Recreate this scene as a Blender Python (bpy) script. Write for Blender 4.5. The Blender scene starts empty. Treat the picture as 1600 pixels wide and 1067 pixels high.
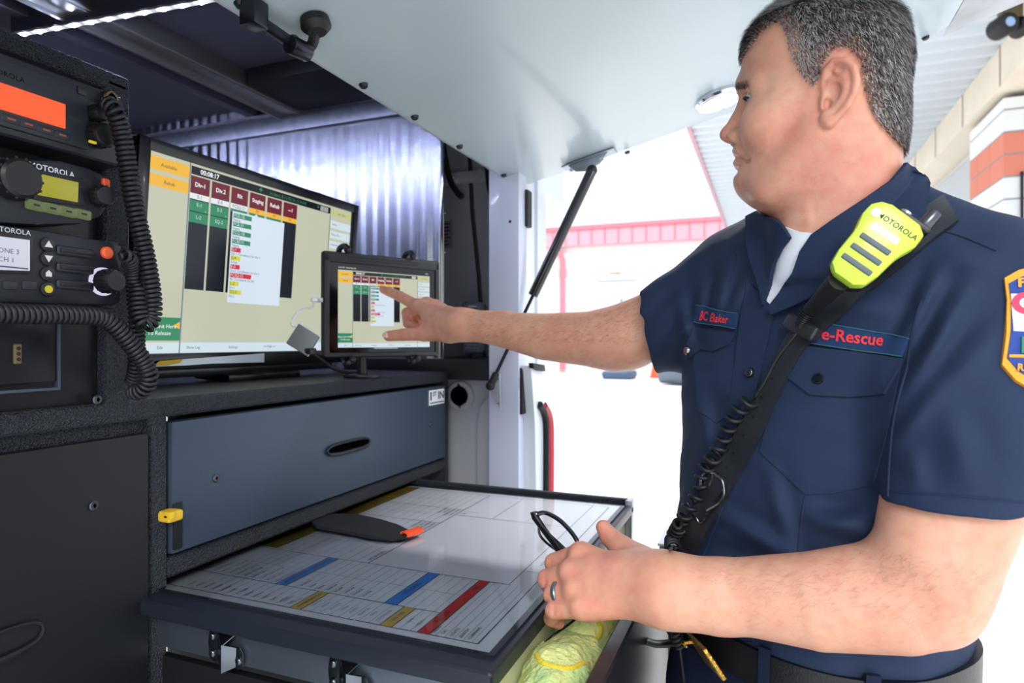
import bpy, bmesh, math, random
import numpy as np
from mathutils import Vector, Matrix
from mathutils.bvhtree import BVHTree
random.seed(7)
COL = bpy.context.scene.collection
# ------------------------------------------------------------------ frame of reference
# x runs along the cabinet front (left to right), y runs into the vehicle, z is up.
# Everything is laid out relative to eye height (1.43 m above the ground) and lifted at the end.
FPX = 1000.0
EYE = 1.43
TH = math.atan(0.4)
CT, ST = math.cos(TH), math.sin(TH)

def ray(px, py):
    r = (px-800)/FPX
    return (CT+r*ST, ST-r*CT, (533.5-py)/FPX)
def _s(px, py, t):
    d = ray(px, py)
    return Vector((d[0]*t, d[1]*t, d[2]*t))
def oy(px, py, Y): return _s(px, py, Y/ray(px, py)[1])
def ox(px, py, X): return _s(px, py, X/ray(px, py)[0])
def oz(px, py, Z): return _s(px, py, Z/ray(px, py)[2])
def at(px, py, d): return _s(px, py, d)
def onp(px, py, o, n):
    d = Vector(ray(px, py)); return d*(Vector(o).dot(n)/d.dot(n))
def cam(r, f, u):                                   # right, forward, up of the eye -> place
    return Vector((f*CT+r*ST, f*ST-r*CT, u))

# ------------------------------------------------------------------ materials
MATS = {}
def srgb(c):
    if isinstance(c, str):
        c = tuple(int(c[i:i+2], 16)/255 for i in (0, 2, 4))
    return tuple((x/12.92 if x <= .04045 else ((x+.055)/1.055)**2.4) for x in c)
def M(name, col, rough=.5, metal=0., bump=0., bscale=200., var=0., vscale=8., emit=0., ecol=None, aniso=0., coat=0.,
      spec=.5, trans=0., ior=1.45, sss=0., tangent=None, bstretch=None, alpha=1., detail=3.):
    if name in MATS: return MATS[name]
    m = bpy.data.materials.new(name); m.use_nodes = True
    nt = m.node_tree; b = nt.nodes['Principled BSDF']
    c = srgb(col); b.inputs['Base Color'].default_value = (*c, 1)
    b.inputs['Roughness'].default_value = rough; b.inputs['Metallic'].default_value = metal
    b.inputs['Specular IOR Level'].default_value = spec; b.inputs['IOR'].default_value = ior
    b.inputs['Coat Weight'].default_value = coat; b.inputs['Coat Roughness'].default_value = .08
    b.inputs['Transmission Weight'].default_value = trans
    b.inputs['Anisotropic'].default_value = aniso
    b.inputs['Alpha'].default_value = alpha
    if sss:
        b.inputs['Subsurface Weight'].default_value = sss
        b.inputs['Subsurface Radius'].default_value = (1., .35, .2)
        b.inputs['Subsurface Scale'].default_value = .006
    if emit:
        b.inputs['Emission Color'].default_value = (*srgb(ecol or col), 1)
        b.inputs['Emission Strength'].default_value = emit
    if tangent:
        t = nt.nodes.new('ShaderNodeCombineXYZ')
        for i in range(3): t.inputs[i].default_value = tangent[i]
        nt.links.new(t.outputs[0], b.inputs['Tangent'])
    tc = None
    if bump or var:
        tc = nt.nodes.new('ShaderNodeTexCoord')
        src = tc.outputs['Object']
        if bstretch:
            mp = nt.nodes.new('ShaderNodeMapping'); mp.inputs['Scale'].default_value = bstretch
            nt.links.new(src, mp.inputs['Vector']); src = mp.outputs[0]
    if bump:
        n = nt.nodes.new('ShaderNodeTexNoise'); n.inputs['Scale'].default_value = bscale; n.inputs['Detail'].default_value = detail
        nt.links.new(src, n.inputs['Vector'])
        bp = nt.nodes.new('ShaderNodeBump'); bp.inputs['Strength'].default_value = min(1, bump); bp.inputs['Distance'].default_value = .004*max(1, bump)
        nt.links.new(n.outputs['Fac'], bp.inputs['Height']); nt.links.new(bp.outputs[0], b.inputs['Normal'])
    if var:
        n = nt.nodes.new('ShaderNodeTexNoise'); n.inputs['Scale'].default_value = vscale; n.inputs['Detail'].default_value = 4
        nt.links.new(src, n.inputs['Vector'])
        r = nt.nodes.new('ShaderNodeValToRGB')
        r.color_ramp.elements[0].position = .3; r.color_ramp.elements[1].position = .7
        r.color_ramp.elements[0].color = (*[max(0, x*(1-var)) for x in c], 1)
        r.color_ramp.elements[1].color = (*[min(1, x*(1+var)) for x in c], 1)
        nt.links.new(n.outputs['Fac'], r.inputs[0]); nt.links.new(r.outputs[0], b.inputs['Base Color'])
    MATS[name] = m
    return m

# ------------------------------------------------------------------ geometry collector
class G:
    def __init__(s, mat=None):
        s.v = []; s.f = []; s.m = []; s.M = mat or Matrix()
    def add(s, vs, fs, mi=0, T=None):
        o = len(s.v); X = s.M @ T if T is not None else s.M
        s.v += [tuple(X @ Vector(v)) for v in vs]
        s.f += [tuple(o+i for i in f) for f in fs]; s.m += [mi]*len(fs)
        return s
    def box(s, a, b, bev=0., seg=2, mi=0, T=None):
        a, b = [min(x, y) for x, y in zip(a, b)], [max(x, y) for x, y in zip(a, b)]
        bm = bmesh.new(); bmesh.ops.create_cube(bm, size=1)
        for v in bm.verts: v.co = Vector([(a[i]+b[i])/2+v.co[i]*(b[i]-a[i]) for i in range(3)])
        if bev:
            bev = min(bev, .49*min(b[i]-a[i] for i in range(3)))
            bmesh.ops.bevel(bm, geom=bm.edges[:], offset=bev, segments=seg, affect='EDGES', profile=.6)
        return s.bm(bm, mi, T)
    def bm(s, bm, mi=0, T=None):
        bm.verts.index_update()
        s.add([v.co.copy() for v in bm.verts], [[v.index for v in f.verts] for f in bm.faces], mi, T); bm.free(); return s
    def prism(s, pts, off, mi=0, bev=0., T=None):     # pts: 3D planar polygon, off: extrusion vector
        bm = bmesh.new(); off = Vector(off)
        vs = [bm.verts.new(Vector(p)) for p in pts]; f = bm.faces.new(vs)
        r = bmesh.ops.extrude_face_region(bm, geom=[f])
        for e in r['geom']:
            if isinstance(e, bmesh.types.BMVert): e.co += off
        bmesh.ops.recalc_face_normals(bm, faces=bm.faces[:])
        if bev: bmesh.ops.bevel(bm, geom=bm.edges[:], offset=bev, segments=2, affect='EDGES', profile=.6)
        return s.bm(bm, mi, T)
    def quad(s, a, b, c, d, mi=0, T=None): return s.add([a, b, c, d], [(0, 1, 2, 3)], mi, T)
    def tube(s, pts, r, seg=10, mi=0, cap=True, closed=False, T=None, flat=1., up=None):
        P = [Vector(p) for p in pts]; n = len(P)
        R = r if hasattr(r, '__len__') else [r]*n
        tan = []
        for i in range(n):
            a = P[(i-1) % n] if (closed or i > 0) else P[i]; b = P[(i+1) % n] if (closed or i < n-1) else P[i]
            t = (b-a); tan.append(t.normalized() if t.length > 1e-9 else Vector((0, 0, 1)))
        nrm = Vector(up) if up else (Vector((0, 0, 1)) if abs(tan[0].z) < .9 else Vector((1, 0, 0)))
        vs = []
        for i in range(n):
            t = tan[i]; nrm = (nrm - t*nrm.dot(t))
            nrm = nrm.normalized() if nrm.length > 1e-6 else t.orthogonal().normalized()
            bn = t.cross(nrm)
            for k in range(seg):
                a = 2*math.pi*k/seg
                vs.append(P[i]+nrm*(math.cos(a)*R[i]*flat)+bn*(math.sin(a)*R[i]))
        fs = []
        for i in range(n if closed else n-1):
            j = (i+1) % n
            for k in range(seg):
                l = (k+1) % seg; fs.append((i*seg+k, i*seg+l, j*seg+l, j*seg+k))
        if cap and not closed:
            fs.append(tuple(range(seg))[::-1]); fs.append(tuple((n-1)*seg+k for k in range(seg)))
        return s.add(vs, fs, mi, T)
    def cyl(s, a, b, r, r2=None, seg=24, mi=0, T=None, bev=0.):
        a, b = Vector(a), Vector(b); r2 = r if r2 is None else r2
        if bev:
            d = (b-a).normalized()
            return s.tube([a, a+d*bev*.3, a+d*bev, b-d*bev, b-d*bev*.3, b], [r-bev, r-bev*.3, r, r2, r2-bev*.3, r2-bev], seg, mi, T=T)
        return s.tube([a, b], [r, r2], seg, mi, T=T)
    def lathe(s, prof, c, axis, seg=28, mi=0, T=None):  # prof: (distance along axis, radius)
        ax = Vector(axis).normalized(); c = Vector(c)
        return s.tube([c+ax*h for h, r in prof], [max(r, 1e-5) for h, r in prof], seg, mi, T=T)
    def sphere(s, c, r, mi=0, seg=16, T=None, scale=(1, 1, 1)):
        bm = bmesh.new(); bmesh.ops.create_uvsphere(bm, u_segments=seg, v_segments=max(6, seg//2+2), radius=1)
        for v in bm.verts: v.co = Vector([c[i]+v.co[i]*r*scale[i] for i in range(3)])
        return s.bm(bm, mi, T)
    def build(s, name, mats, parent=None, sharp=35, solid=0, loc=None):
        me = bpy.data.meshes.new(name); me.from_pydata(s.v, [], s.f)
        mats = mats if isinstance(mats, (list, tuple)) else [mats]
        for m in mats: me.materials.append(m)
        me.polygons.foreach_set('material_index', s.m)
        me.polygons.foreach_set('use_smooth', [True]*len(s.f))
        me.update(); me.validate()
        if sharp < 180: me.set_sharp_from_angle(angle=math.radians(sharp))
        o = bpy.data.objects.new(name, me); COL.objects.link(o)
        if parent: o.parent = parent
        return o

def text_geo(txt, size=1., align='CENTER', extrude=0., bold=0., shear=0., spacing=1.):
    cu = bpy.data.curves.new('t', 'FONT'); cu.body = txt; cu.size = size; cu.align_x = align; cu.align_y = 'CENTER'
    cu.extrude = extrude; cu.offset = bold; cu.shear = shear; cu.space_character = spacing; cu.resolution_u = 2
    o = bpy.data.objects.new('t', cu)
    me = bpy.data.meshes.new_from_object(o)
    vs = [v.co.copy() for v in me.vertices]; fs = [tuple(p.vertices) for p in me.polygons]
    bpy.data.objects.remove(o); bpy.data.meshes.remove(me); bpy.data.curves.remove(cu)
    return vs, fs
def frame(o, x, y):                                   # matrix with origin o, local x and y axes
    x = Vector(x).normalized(); y = Vector(y); y = (y-x*y.dot(x)).normalized(); z = x.cross(y)
    m = Matrix((x, y, z)).transposed().to_4x4(); m.translation = Vector(o); return m

def tag(o, label=None, cat=None, group=None, kind=None):
    if label: o['label'] = label
    if cat: o['category'] = cat
    if group: o['group'] = group
    if kind: o['kind'] = kind
    return o
def thing(name, label, cat, group=None):
    o = bpy.data.objects.new(name, None); COL.objects.link(o); o.empty_display_size = .05
    return tag(o, label, cat, group)
def smooth_path(pts, n=8):
    P = [Vector(p) for p in pts]; out = []
    for i in range(len(P)-1):
        a = P[i-1] if i else P[0]*2-P[1]; b, c = P[i], P[i+1]; d = P[i+2] if i+2 < len(P) else P[-1]*2-P[-2]
        for k in range(n):
            t = k/n
            out.append(.5*((2*b)+(c-a)*t+(2*a-5*b+4*c-d)*t*t+(3*b-a-3*c+d)*t*t*t))
    out.append(P[-1]); return out
def coil_path(pts, R, pitch, per=10, taper=.1):
    P = smooth_path(pts, 14); L = [0]
    for a, b in zip(P, P[1:]): L.append(L[-1]+(b-a).length)
    tot = L[-1]; N = max(8, int(tot/pitch*per)); out = []; nrm = None; j = 0
    for i in range(N+1):
        s = tot*i/N
        while j < len(L)-2 and L[j+1] < s: j += 1
        t = (s-L[j])/max(1e-9, L[j+1]-L[j]); p = P[j].lerp(P[j+1], t); d = (P[j+1]-P[j]).normalized()
        if nrm is None: nrm = d.orthogonal().normalized()
        nrm = (nrm-d*nrm.dot(d)).normalized(); bn = d.cross(nrm); a = 2*math.pi*i/per
        e = min(1, s/(taper*tot+1e-9), (tot-s)/(taper*tot+1e-9)) if taper else 1
        out.append(p+(nrm*math.cos(a)+bn*math.sin(a))*R*e)
    return out
WORLD = 1.65; SUN = 6.0; FILL = 2.4; EXPO = 0.0; DOME = 5.0
# ================================================================== signed distance modelling (organic shapes)
def A3(*v): return np.array(v, np.float32)
def s_cap(p, a, b, ra, rb=None):
    rb = ra if rb is None else rb
    a = np.asarray(a, np.float32); b = np.asarray(b, np.float32); ba = b-a
    t = np.clip(((p-a)@ba)/max(1e-12, float(ba@ba)), 0, 1)
    return np.linalg.norm(p-a-t[:, None]*ba, axis=1) - (ra+(rb-ra)*t)
def s_ell(p, c, r, R=None):
    q = p-np.asarray(c, np.float32)
    if R is not None: q = q@np.asarray(R, np.float32)          # columns = axes
    r = np.asarray(r, np.float32); k0 = np.linalg.norm(q/r, axis=1); k1 = np.linalg.norm(q/(r*r), axis=1)
    return np.where(k1 > 1e-9, k0*(k0-1)/np.maximum(k1, 1e-9), -r.min())
def s_box(p, c, h, R=None, r=0.):
    q = p-np.asarray(c, np.float32)
    if R is not None: q = q@np.asarray(R, np.float32)
    d = np.abs(q)-(np.asarray(h, np.float32)-r)
    return np.linalg.norm(np.maximum(d, 0), axis=1)+np.minimum(d.max(1), 0)-r
def smin(a, b, k):
    h = np.maximum(k-np.abs(a-b), 0)/k
    return np.minimum(a, b)-h*h*k*.25
def smax(a, b, k): return -smin(-a, -b, k)
def chain(p, pts, rs, k=None):
    d = None
    for i in range(len(pts)-1):
        e = s_cap(p, pts[i], pts[i+1], rs[i], rs[i+1]); d = e if d is None else (np.minimum(d, e) if not k else smin(d, e, k))
    return d
def wave(p, f, amp, seed=0):
    r = np.random.RandomState(seed); o = 0
    for _ in range(4):
        d = r.normal(size=3); d /= np.linalg.norm(d); o = o+np.sin((p@d.astype(np.float32))*f*(1+.7*r.rand())+r.rand()*6.28)
    return o*amp/4
LIMK = 1.0
def mesh_sdf(f, lo, hi, h, smooth=0):
    lo = np.array(lo, float); hi = np.array(hi, float); n = np.ceil((hi-lo)/h).astype(int)+1
    B = 8; nb = np.ceil(n/B).astype(int); n = nb*B
    bc = np.stack(np.meshgrid(*[np.arange(k) for k in nb], indexing='ij'), -1).reshape(-1, 3)
    ctr = lo+(bc*B+(B-1)/2)*h
    v = f(ctr.astype(np.float32)); lim = (h*B*.5*1.74*1.35+h)*LIMK
    F = np.repeat(np.repeat(np.repeat(v.reshape(nb), B, 0), B, 1), B, 2).astype(np.float32)
    keep = np.abs(v) < lim
    loc = np.stack(np.meshgrid(*[np.arange(B)]*3, indexing='ij'), -1).reshape(-1, 3)
    kb = bc[keep]
    for s in range(0, len(kb), 600):
        ii = (kb[s:s+600, None, :]*B+loc[None]).reshape(-1, 3); P = (lo+ii*h).astype(np.float32)
        F[ii[:, 0], ii[:, 1], ii[:, 2]] = f(P)
    S = F < 0; nx, ny, nz = F.shape
    cells = np.zeros((nx-1, ny-1, nz-1), np.int8)
    for a in (0, 1):
        for b in (0, 1):
            for c in (0, 1): cells += S[a:nx-1+a, b:ny-1+b, c:nz-1+c]
    act = np.argwhere((cells > 0) & (cells < 8)); idx = -np.ones(cells.shape, np.int32); idx[tuple(act.T)] = np.arange(len(act))
    acc = np.zeros((len(act), 3)); cnt = np.zeros(len(act))
    cor = [(a, b, c) for a in (0, 1) for b in (0, 1) for c in (0, 1)]
    for i, a in enumerate(cor):
        for b in cor[i+1:]:
            if sum(abs(x-y) for x, y in zip(a, b)) != 1: continue
            fa = F[tuple((act+a).T)]; fb = F[tuple((act+b).T)]; m = (fa < 0) != (fb < 0)
            t = np.where(m, fa/np.where(m, fa-fb, 1), 0)
            pt = np.array(a)+t[:, None]*(np.array(b)-np.array(a)); acc[m] += pt[m]; cnt[m] += 1
    V = lo+(act+acc/cnt[:, None])*h
    Q = []
    for ax in range(3):
        sh = [slice(None)]*3; sa = list(sh); sb = list(sh); sa[ax] = slice(0, -1); sb[ax] = slice(1, None)
        A, Bv = S[tuple(sa)], S[tuple(sb)]; e = np.argwhere(A != Bv)
        u, w = [k for k in range(3) if k != ax]
        e = e[(e[:, u] > 0) & (e[:, w] > 0) & (e[:, u] < F.shape[u]-1) & (e[:, w] < F.shape[w]-1)]
        ins = A[tuple(e.T)]; q = []
        for du, dw in ((1, 1), (0, 1), (0, 0), (1, 0)):
            c = e.copy(); c[:, u] -= du; c[:, w] -= dw; q.append(idx[tuple(c.T)])
        q = np.stack(q, 1); flip = ins if ax != 1 else ~ins
        q[~flip] = q[~flip][:, ::-1]; Q.append(q)
    Q = np.concatenate(Q); Q = Q[(Q >= 0).all(1)]
    for _ in range(2):                                      # pull the vertices onto the true surface
        e = h*.35; P = V.astype(np.float32); d = f(P); gr = np.stack([f((P+np.eye(3, dtype=np.float32)[i]*e))-f((P-np.eye(3, dtype=np.float32)[i]*e)) for i in range(3)], 1)/(2*e)
        g2 = np.maximum((gr**2).sum(1), .2); st = np.clip(d/g2, -h*.6, h*.6); V = V-gr*st[:, None]
    return V, Q
def np_mesh(name, V, Q, mats, parent=None, mi=None):
    me = bpy.data.meshes.new(name); me.vertices.add(len(V)); me.vertices.foreach_set('co', np.asarray(V, 'f').ravel())
    me.loops.add(len(Q)*4); me.polygons.add(len(Q)); me.loops.foreach_set('vertex_index', Q.astype('i').ravel())
    me.polygons.foreach_set('loop_start', np.arange(0, len(Q)*4, 4, dtype='i'))
    for m in (mats if isinstance(mats, (list, tuple)) else [mats]): me.materials.append(m)
    if mi is not None: me.polygons.foreach_set('material_index', mi.astype('i'))
    me.polygons.foreach_set('use_smooth', [True]*len(Q)); me.update(calc_edges=True)
    o = bpy.data.objects.new(name, me); COL.objects.link(o)
    if parent: o.parent = parent
    return o
RC = np.array([[ST, CT, 0], [-CT, ST, 0], [0, 0, 1]])       # columns: right, forward, up  (cam coords -> place)
def c2w(V): return V@RC.T
def pc(px, py, d): return np.array([(px-800)/1000*d, d, (533.5-py)/1000*d])   # pixel + depth in cam coords (right, forward, up)
# ================================================================== vehicle shell
ALU = M('brushed_aluminium', 'c4c6d4', .19, 1., bump=.004, bscale=60, bstretch=(1, 1, 14), var=.08, vscale=20, aniso=.98, tangent=(0, 0, 1))
def _flutes(m, per, k):
    nt = m.node_tree; b = nt.nodes['Principled BSDF']; tc = nt.nodes.new('ShaderNodeTexCoord'); sp = nt.nodes.new('ShaderNodeSeparateXYZ'); nt.links.new(tc.outputs['Object'], sp.inputs[0])
    mu = nt.nodes.new('ShaderNodeMath'); mu.operation = 'MULTIPLY'; mu.inputs[1].default_value = 2*math.pi/per; nt.links.new(sp.outputs['Y'], mu.inputs[0])
    si = nt.nodes.new('ShaderNodeMath'); si.operation = 'SINE'; nt.links.new(mu.outputs[0], si.inputs[0])
    bp = nt.nodes.new('ShaderNodeBump'); bp.inputs['Strength'].default_value = 1; bp.inputs['Distance'].default_value = k; nt.links.new(si.outputs[0], bp.inputs['Height']); nt.links.new(bp.outputs[0], b.inputs['Normal'])
_flutes(ALU, .038, .0006)
ALUT = M('aluminium_trim', '8f909a', .38, 1., bump=.06, bscale=90, var=.15, vscale=40)
STEEL = M('dull_steel', 'b4b6bb', .42, .35, bump=.05, bscale=40, bstretch=(1, 1, .1), var=.2, vscale=9)
CEILM = M('dark_roof_panel', '4a4b5c', .5, 0., bump=.03, bscale=90)
BLACKM = M('matte_black', '0c0d10', .6)
BLK = M('black_plastic', '15161a', .42)
WHITEP = M('white_paint', 'd2d8e0', .28, coat=.5)
PRIMER = M('grey_body_paint', 'a9abb2', .4, coat=.2)
RUB = M('black_rubber', '101114', .55)
CHROME = M('chrome', 'd8dade', .12, 1.)
GLASSM = M('clear_red_lens', 'd23a4a', .1, 0, trans=.5)

veh = thing('emergency_vehicle', 'white emergency vehicle with its rear compartment and tailgate open', 'vehicle')
g = G(); g.box((1.5, .80, -.08), (1.512, 2.6, .70)); g.build('aluminium_side_panel', ALU, veh)
g = G(); g.box((1.485, .80, .612), (1.50, 2.6, .66), .001); g.box((1.478, .80, .66), (1.5, 2.6, .668)); g.build('roof_edge_trim', ALUT, veh)
g = G(); g.box((1.498, .795, -.08), (1.506, .803, .6), .001); g.build('panel_edge_bead', CHROME, veh)
g = G(); g.box((-.6, .6, .70), (1.95, 2.62, .72)); g.build('roof_panel', CEILM, veh)
g = G(); g.box((-.6, 2.6, -1.0), (1.95, 2.62, .72)); g.build('bulkhead', BLACKM, veh)
g = G(); g.box((-.62, .6, -1.0), (-.6, 2.62, .72)); g.build('left_side_wall', BLACKM, veh)
# ceiling channel running across the roof + smaller ribs
g = G(); g.box((-.5, 1.245, .655), (1.485, 1.325, .70), .003); g.box((-.5, 1.318, .648), (1.485, 1.326, .66)); g.box((-.5, 1.25, .652), (1.485, 1.256, .66))
g.build('roof_channel', M('channel_metal', '9a9a98', .33, .9, bump=.04, bscale=30, bstretch=(.1, 1, 1)), veh)
g = G(); g.box((.2, .96, .66), (.86, .99, .70), .002); g.box((.2, 1.42, .672), (1.485, 1.45, .70), .002); g.build('roof_rib', CEILM, veh)
g = G(); g.box((1.27, .66, .660), (1.484, 1.238, .70), .004); g.build('roof_recess_cover', BLACKM, veh)
g = G(); g.box((-.46, .50, -1.1), (-.20, .62, .46), .02, 3); g.build('left_pillar', WHITEP, veh)
# header above the opening
g = G(); g.box((-.6, .585, .42), (1.9, .64, .74), .01); g.build('opening_header', WHITEP, veh)
# recess behind the side panel with its hoses
g = G(); g.box((1.752, .60, -.12), (1.76, 1.1, .66)); g.box((1.514, 1.08, -.08), (1.76, 1.10, .66)); g.box((1.514, .6, .63), (1.76, 1.1, .65))
g.build('recess_wall', STEEL, veh)
p = [ox(x, y, 1.75) for x, y in [(731, 262), (762, 262), (762, 560), (758, 560)]]
g = G(); g.tube([ox(733, 225, 1.74), ox(738, 330, 1.74), ox(748, 430, 1.74), ox(757, 560, 1.74)], .006, 6); g.build('recess_seam', BLACKM, veh)
g = G(); a = ox(690, 268, 1.72); b = ox(790, 290, 1.72); g.box((1.71, b.y, .475), (1.75, a.y+.03, .505), .003); g.build('hose_rail', STEEL, veh)
for pts in ([(690, 205), (694, 240), (703, 280), (714, 300), (722, 308)], [(757, 240), (762, 262), (765, 290), (770, 306), (776, 300)]):
    g = G(); g.tube(smooth_path([ox(x, y, 1.69) for x, y in pts]), .0095, 12)
    h = g.build('hose', RUB, veh)
    c = ox(*pts[2 if pts[0][0] < 700 else 1], 1.70); g = G(); g.cyl(c+Vector((.0, -.0, -.018)), c+Vector((0, 0, .006)), .015, bev=.002); g.box(c+Vector((-.004, -.02, -.012)), c+Vector((.02, .03, .0)), .002); g.build('hose_clamp', STEEL, h)
# maker's plate (tiny lettering) on the recess wall
c0 = ox(684, 345, 1.745); c1 = ox(707, 387, 1.745)
g = G(); g.box((1.744, c1.y, c1.z), (1.75, c0.y, c0.z), .001); pl = g.build('rating_plate', M('plate_grey', '8b8d90', .4, .6), veh)
g = G(); W_ = c0.y-c1.y
for i in range(7):
    k = (.8, .7, .8, .6, .9, .5, .7)[i]; z = c0.z-.012-i*.0105
    g.box((1.7425, (c0.y+c1.y)/2-W_*k*.42, z-.002), (1.744, (c0.y+c1.y)/2+W_*k*.42, z+.002))
g.build('small_print', BLACKM, pl)
for x, y in ((690, 335), (690, 396)):
    c = ox(x, y, 1.74); g = G()
    for i in range(4): g.sphere(c+Vector((-.004, .016-.010*i, .002*(i % 2))), .0052, seg=8)
    g.build('weld_spots', CHROME, veh)
# lower painted body side with grommet
g = G(); g.box((1.53, .56, -1.0), (1.56, 1.1, -.10)); g.build('inner_body_side', PRIMER, veh)
g = G(); c = ox(720, 618, 1.53)
g.lathe([(0, .040), (-.006, .040), (-.010, .036), (-.010, .026), (-.004, .022)], c, (1, 0, 0)); gr = g.build('grommet', PRIMER, veh)
g = G(); g.cyl(c+Vector((-.0095, 0, 0)), c+Vector((-.004, 0, 0)), .0165); g.build('drain_hole', BLACKM, gr)
# wheel-arch swell right of the grommet
g = G(); pts = []
a = ox(748, 640, 1.52); b = ox(785, 640, 1.52)
outline = [ox(x, y, 1.525) for x, y in ((750, 770), (749, 700), (750, 660), (756, 632), (768, 618), (786, 640), (788, 770))]
g.prism(outline, (-.02, 0, 0), bev=.006); g.build('pillar_foot_swell', PRIMER, veh)
# pillar
XI = 1.445
g = G(); g.box((XI, .56, -1.1), (1.50, .64, .45), .004); g.build('pillar_inner_face', M('pillar_paint', 'c3c8da', .35, coat=.3), veh)
g = G(); g.box((1.50, .575, -1.1), (1.70, .62, .46), .012, 3); g.box((1.60, .566, -1.1), (1.612, .58, .46), .003); g.build('rear_pillar', WHITEP, veh)
g = G(); g.tube([oy(x, y, .58) for x, y in ((829, 290), (833, 400), (838, 500), (840, 640))], .004, 8); g.build('weather_seal', RUB, veh)
for (y0, y1, nm) in ((296, 357, 0), (574, 645, 1)):
    a = oy(809 if nm else 817, y0, .565); b = oy(818 if nm else 824, y1, .565)
    g = G(); g.box((a.x, .552, b.z), (b.x, .575, a.z), .004, 3); s_ = g.build('lock_slot', RUB, veh)
    g = G(); g.box((b.x+.001, .556, b.z+.006), (b.x+.005, .573, a.z-.006), .001); g.build('striker', CHROME, s_)
c = oy(797, 346, .556); g = G(); g.sphere(c, .0035); g.build('plug', BLACKM, veh)
# tail lamp and its body panel
out = [oy(x, y, .53) for x, y in ((830, 571), (847, 571), (855, 585), (857, 605), (852, 628), (846, 640), (853, 655), (858, 700), (857, 772), (838, 772), (836, 660), (832, 600))]
g = G(); g.prism(out, (0, .07, 0), bev=.004); g.build('quarter_panel', WHITEP, veh)
g = G(); g.prism([oy(x, y, .522) for x, y in ((833, 567), (851, 570), (853, 580), (842, 579), (834, 575))], (0, .012, 0), bev=.001); g.build('bump_stop', RUB, veh)
g = G(); g.tube(smooth_path([oy(x, y, .525) for x, y in ((843, 632), (850, 645), (853, 670), (853, 772))], 6), .009, 10); g.build('lamp_gasket', BLACKM, veh)
g = G(); g.tube(smooth_path([oy(x, y, .54) for x, y in ((849, 634), (856, 648), (859, 675), (859, 772))], 6), .012, 10); g.build('tail_lamp', GLASSM, veh)
for y in (682, 713):
    g = G(); c = oy(830, y, .548); g.cyl(c, c+Vector((0, .02, 0)), .006, seg=12); g.build('bolt_hole', BLACKM, veh)
# strut bracket plate on pillar
g = G(); g.prism([ox(x, y, 1.44) for x, y in ((782, 583), (784, 640), (770, 618), (766, 604))], (-.006, 0, 0), bev=.001)
br = g.build('strut_plate', PRIMER, veh)
for y in (592, 630):
    g = G(); c = ox(779, y, 1.433); g.cyl(c, c+Vector((-.004, 0, 0)), .003, seg=10); g.build('bolt', CHROME, br)
# black shelf on the right of the worktop
g = G(); g.box((1.484, .66, -.10), (1.76, 1.1, -.045), .004); g.build('side_ledge', BLK, veh)
# ---- LED strip along the roof
p0 = Vector((.862, 1.47, .645)); p1 = Vector((.915, .93, .645))
led = thing('led_light_strip', 'strip of bright white LED lights stuck along the vehicle roof at upper left', 'light strip')
g = G(); d = (p1-p0).normalized(); n = Vector((0, 0, 1)).cross(d)*.006
g.prism([p0+n, p0-n, p1-n, p1+n], (0, 0, -.002)); g.build('tape', M('led_tape', 'c9c4b0', .4), led)
g = G(); g.prism([p0+n*1.6, p0-n*1.6, p1-n*1.6, p1+n*1.6], (0, 0, .055)); g.build('mounting_rail', CEILM, led)
LEDM = M('led_emitter', 'dfe6ff', .4, emit=900, ecol='c9d4ff')
NL = 12
g = G(); q0 = p0+(p0-p1).normalized()*.022; q1 = p0+(p0-p1).normalized()*.95; g.prism([q0+n, q0-n, q1-n, q1+n], (0, 0, -.002)); g.build('tape', MATS['led_tape'], led)  # unseen LED run added past the strip's end to light the side panel
for i in range(28):
    c = q0.lerp(q1, (i+.5)/28); g = G(); g.box((c.x-.0035, c.y-.0045, c.z-.0045), (c.x+.0035, c.y+.0045, c.z-.002), .001, 1); g.build('led_emitter', LEDM, led)
for i in range(NL):
    c = p0.lerp(p1, (i+.5)/NL); g = G(); g.box((c.x-.0035, c.y-.0045, c.z-.0045), (c.x+.0035, c.y+.0045, c.z-.002), .001, 1); g.build('led_emitter', LEDM, led)
# ================================================================== tailgate (upper hatch)
HS = .2441
def hz(Y): return .40+HS*(.60-Y)
def hatch(px, py, off=0.):
    d = ray(px, py); return _s(px, py, (.40+HS*.6-off)/(d[2]+HS*d[1]))
HN = Vector((0, -HS, -1)).normalized()               # the inner skin faces down
HPAN = M('tailgate_inner_skin', 'aebcc4', .33, 0., coat=.25, var=.05, vscale=3, bump=.01, bscale=20)
tg = thing('raised_tailgate', 'pale grey-blue tailgate panel raised overhead above the open cabinet', 'tailgate')
HX1 = 1.555
corner = [Vector((.05, .60, hz(.60))), Vector((HX1-.012, .60, hz(.60))), Vector((HX1, .588, hz(.588))), Vector((HX1, -.30, hz(-.30))), Vector((HX1-.05, -.335, hz(-.335))), Vector((.05, -.335, hz(-.335)))]
g = G(); g.prism(corner, -HN*.035, bev=.003); g.build('inner_skin', HPAN, tg)
c2 = [Vector((v.x if v.x > .5 else v.x-.02, v.y, v.z+.036)) for v in corner]
g = G(); g.prism(c2, (0, 0, .03), bev=.01); g.build('outer_skin', WHITEP, tg)
BOLT = M('dark_bolt', '2a2c33', .4, .5)
for (x, y) in ((375, 5), (568, 132), (648, 182), (718, 228), (787, 273), (828, 297), (980, 237), (1446, 58)):
    c = hatch(x, y); g = G(); g.cyl(c, c+HN*.005, .0075, .0055, 14); g.build('rivet', BOLT, tg)
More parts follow.
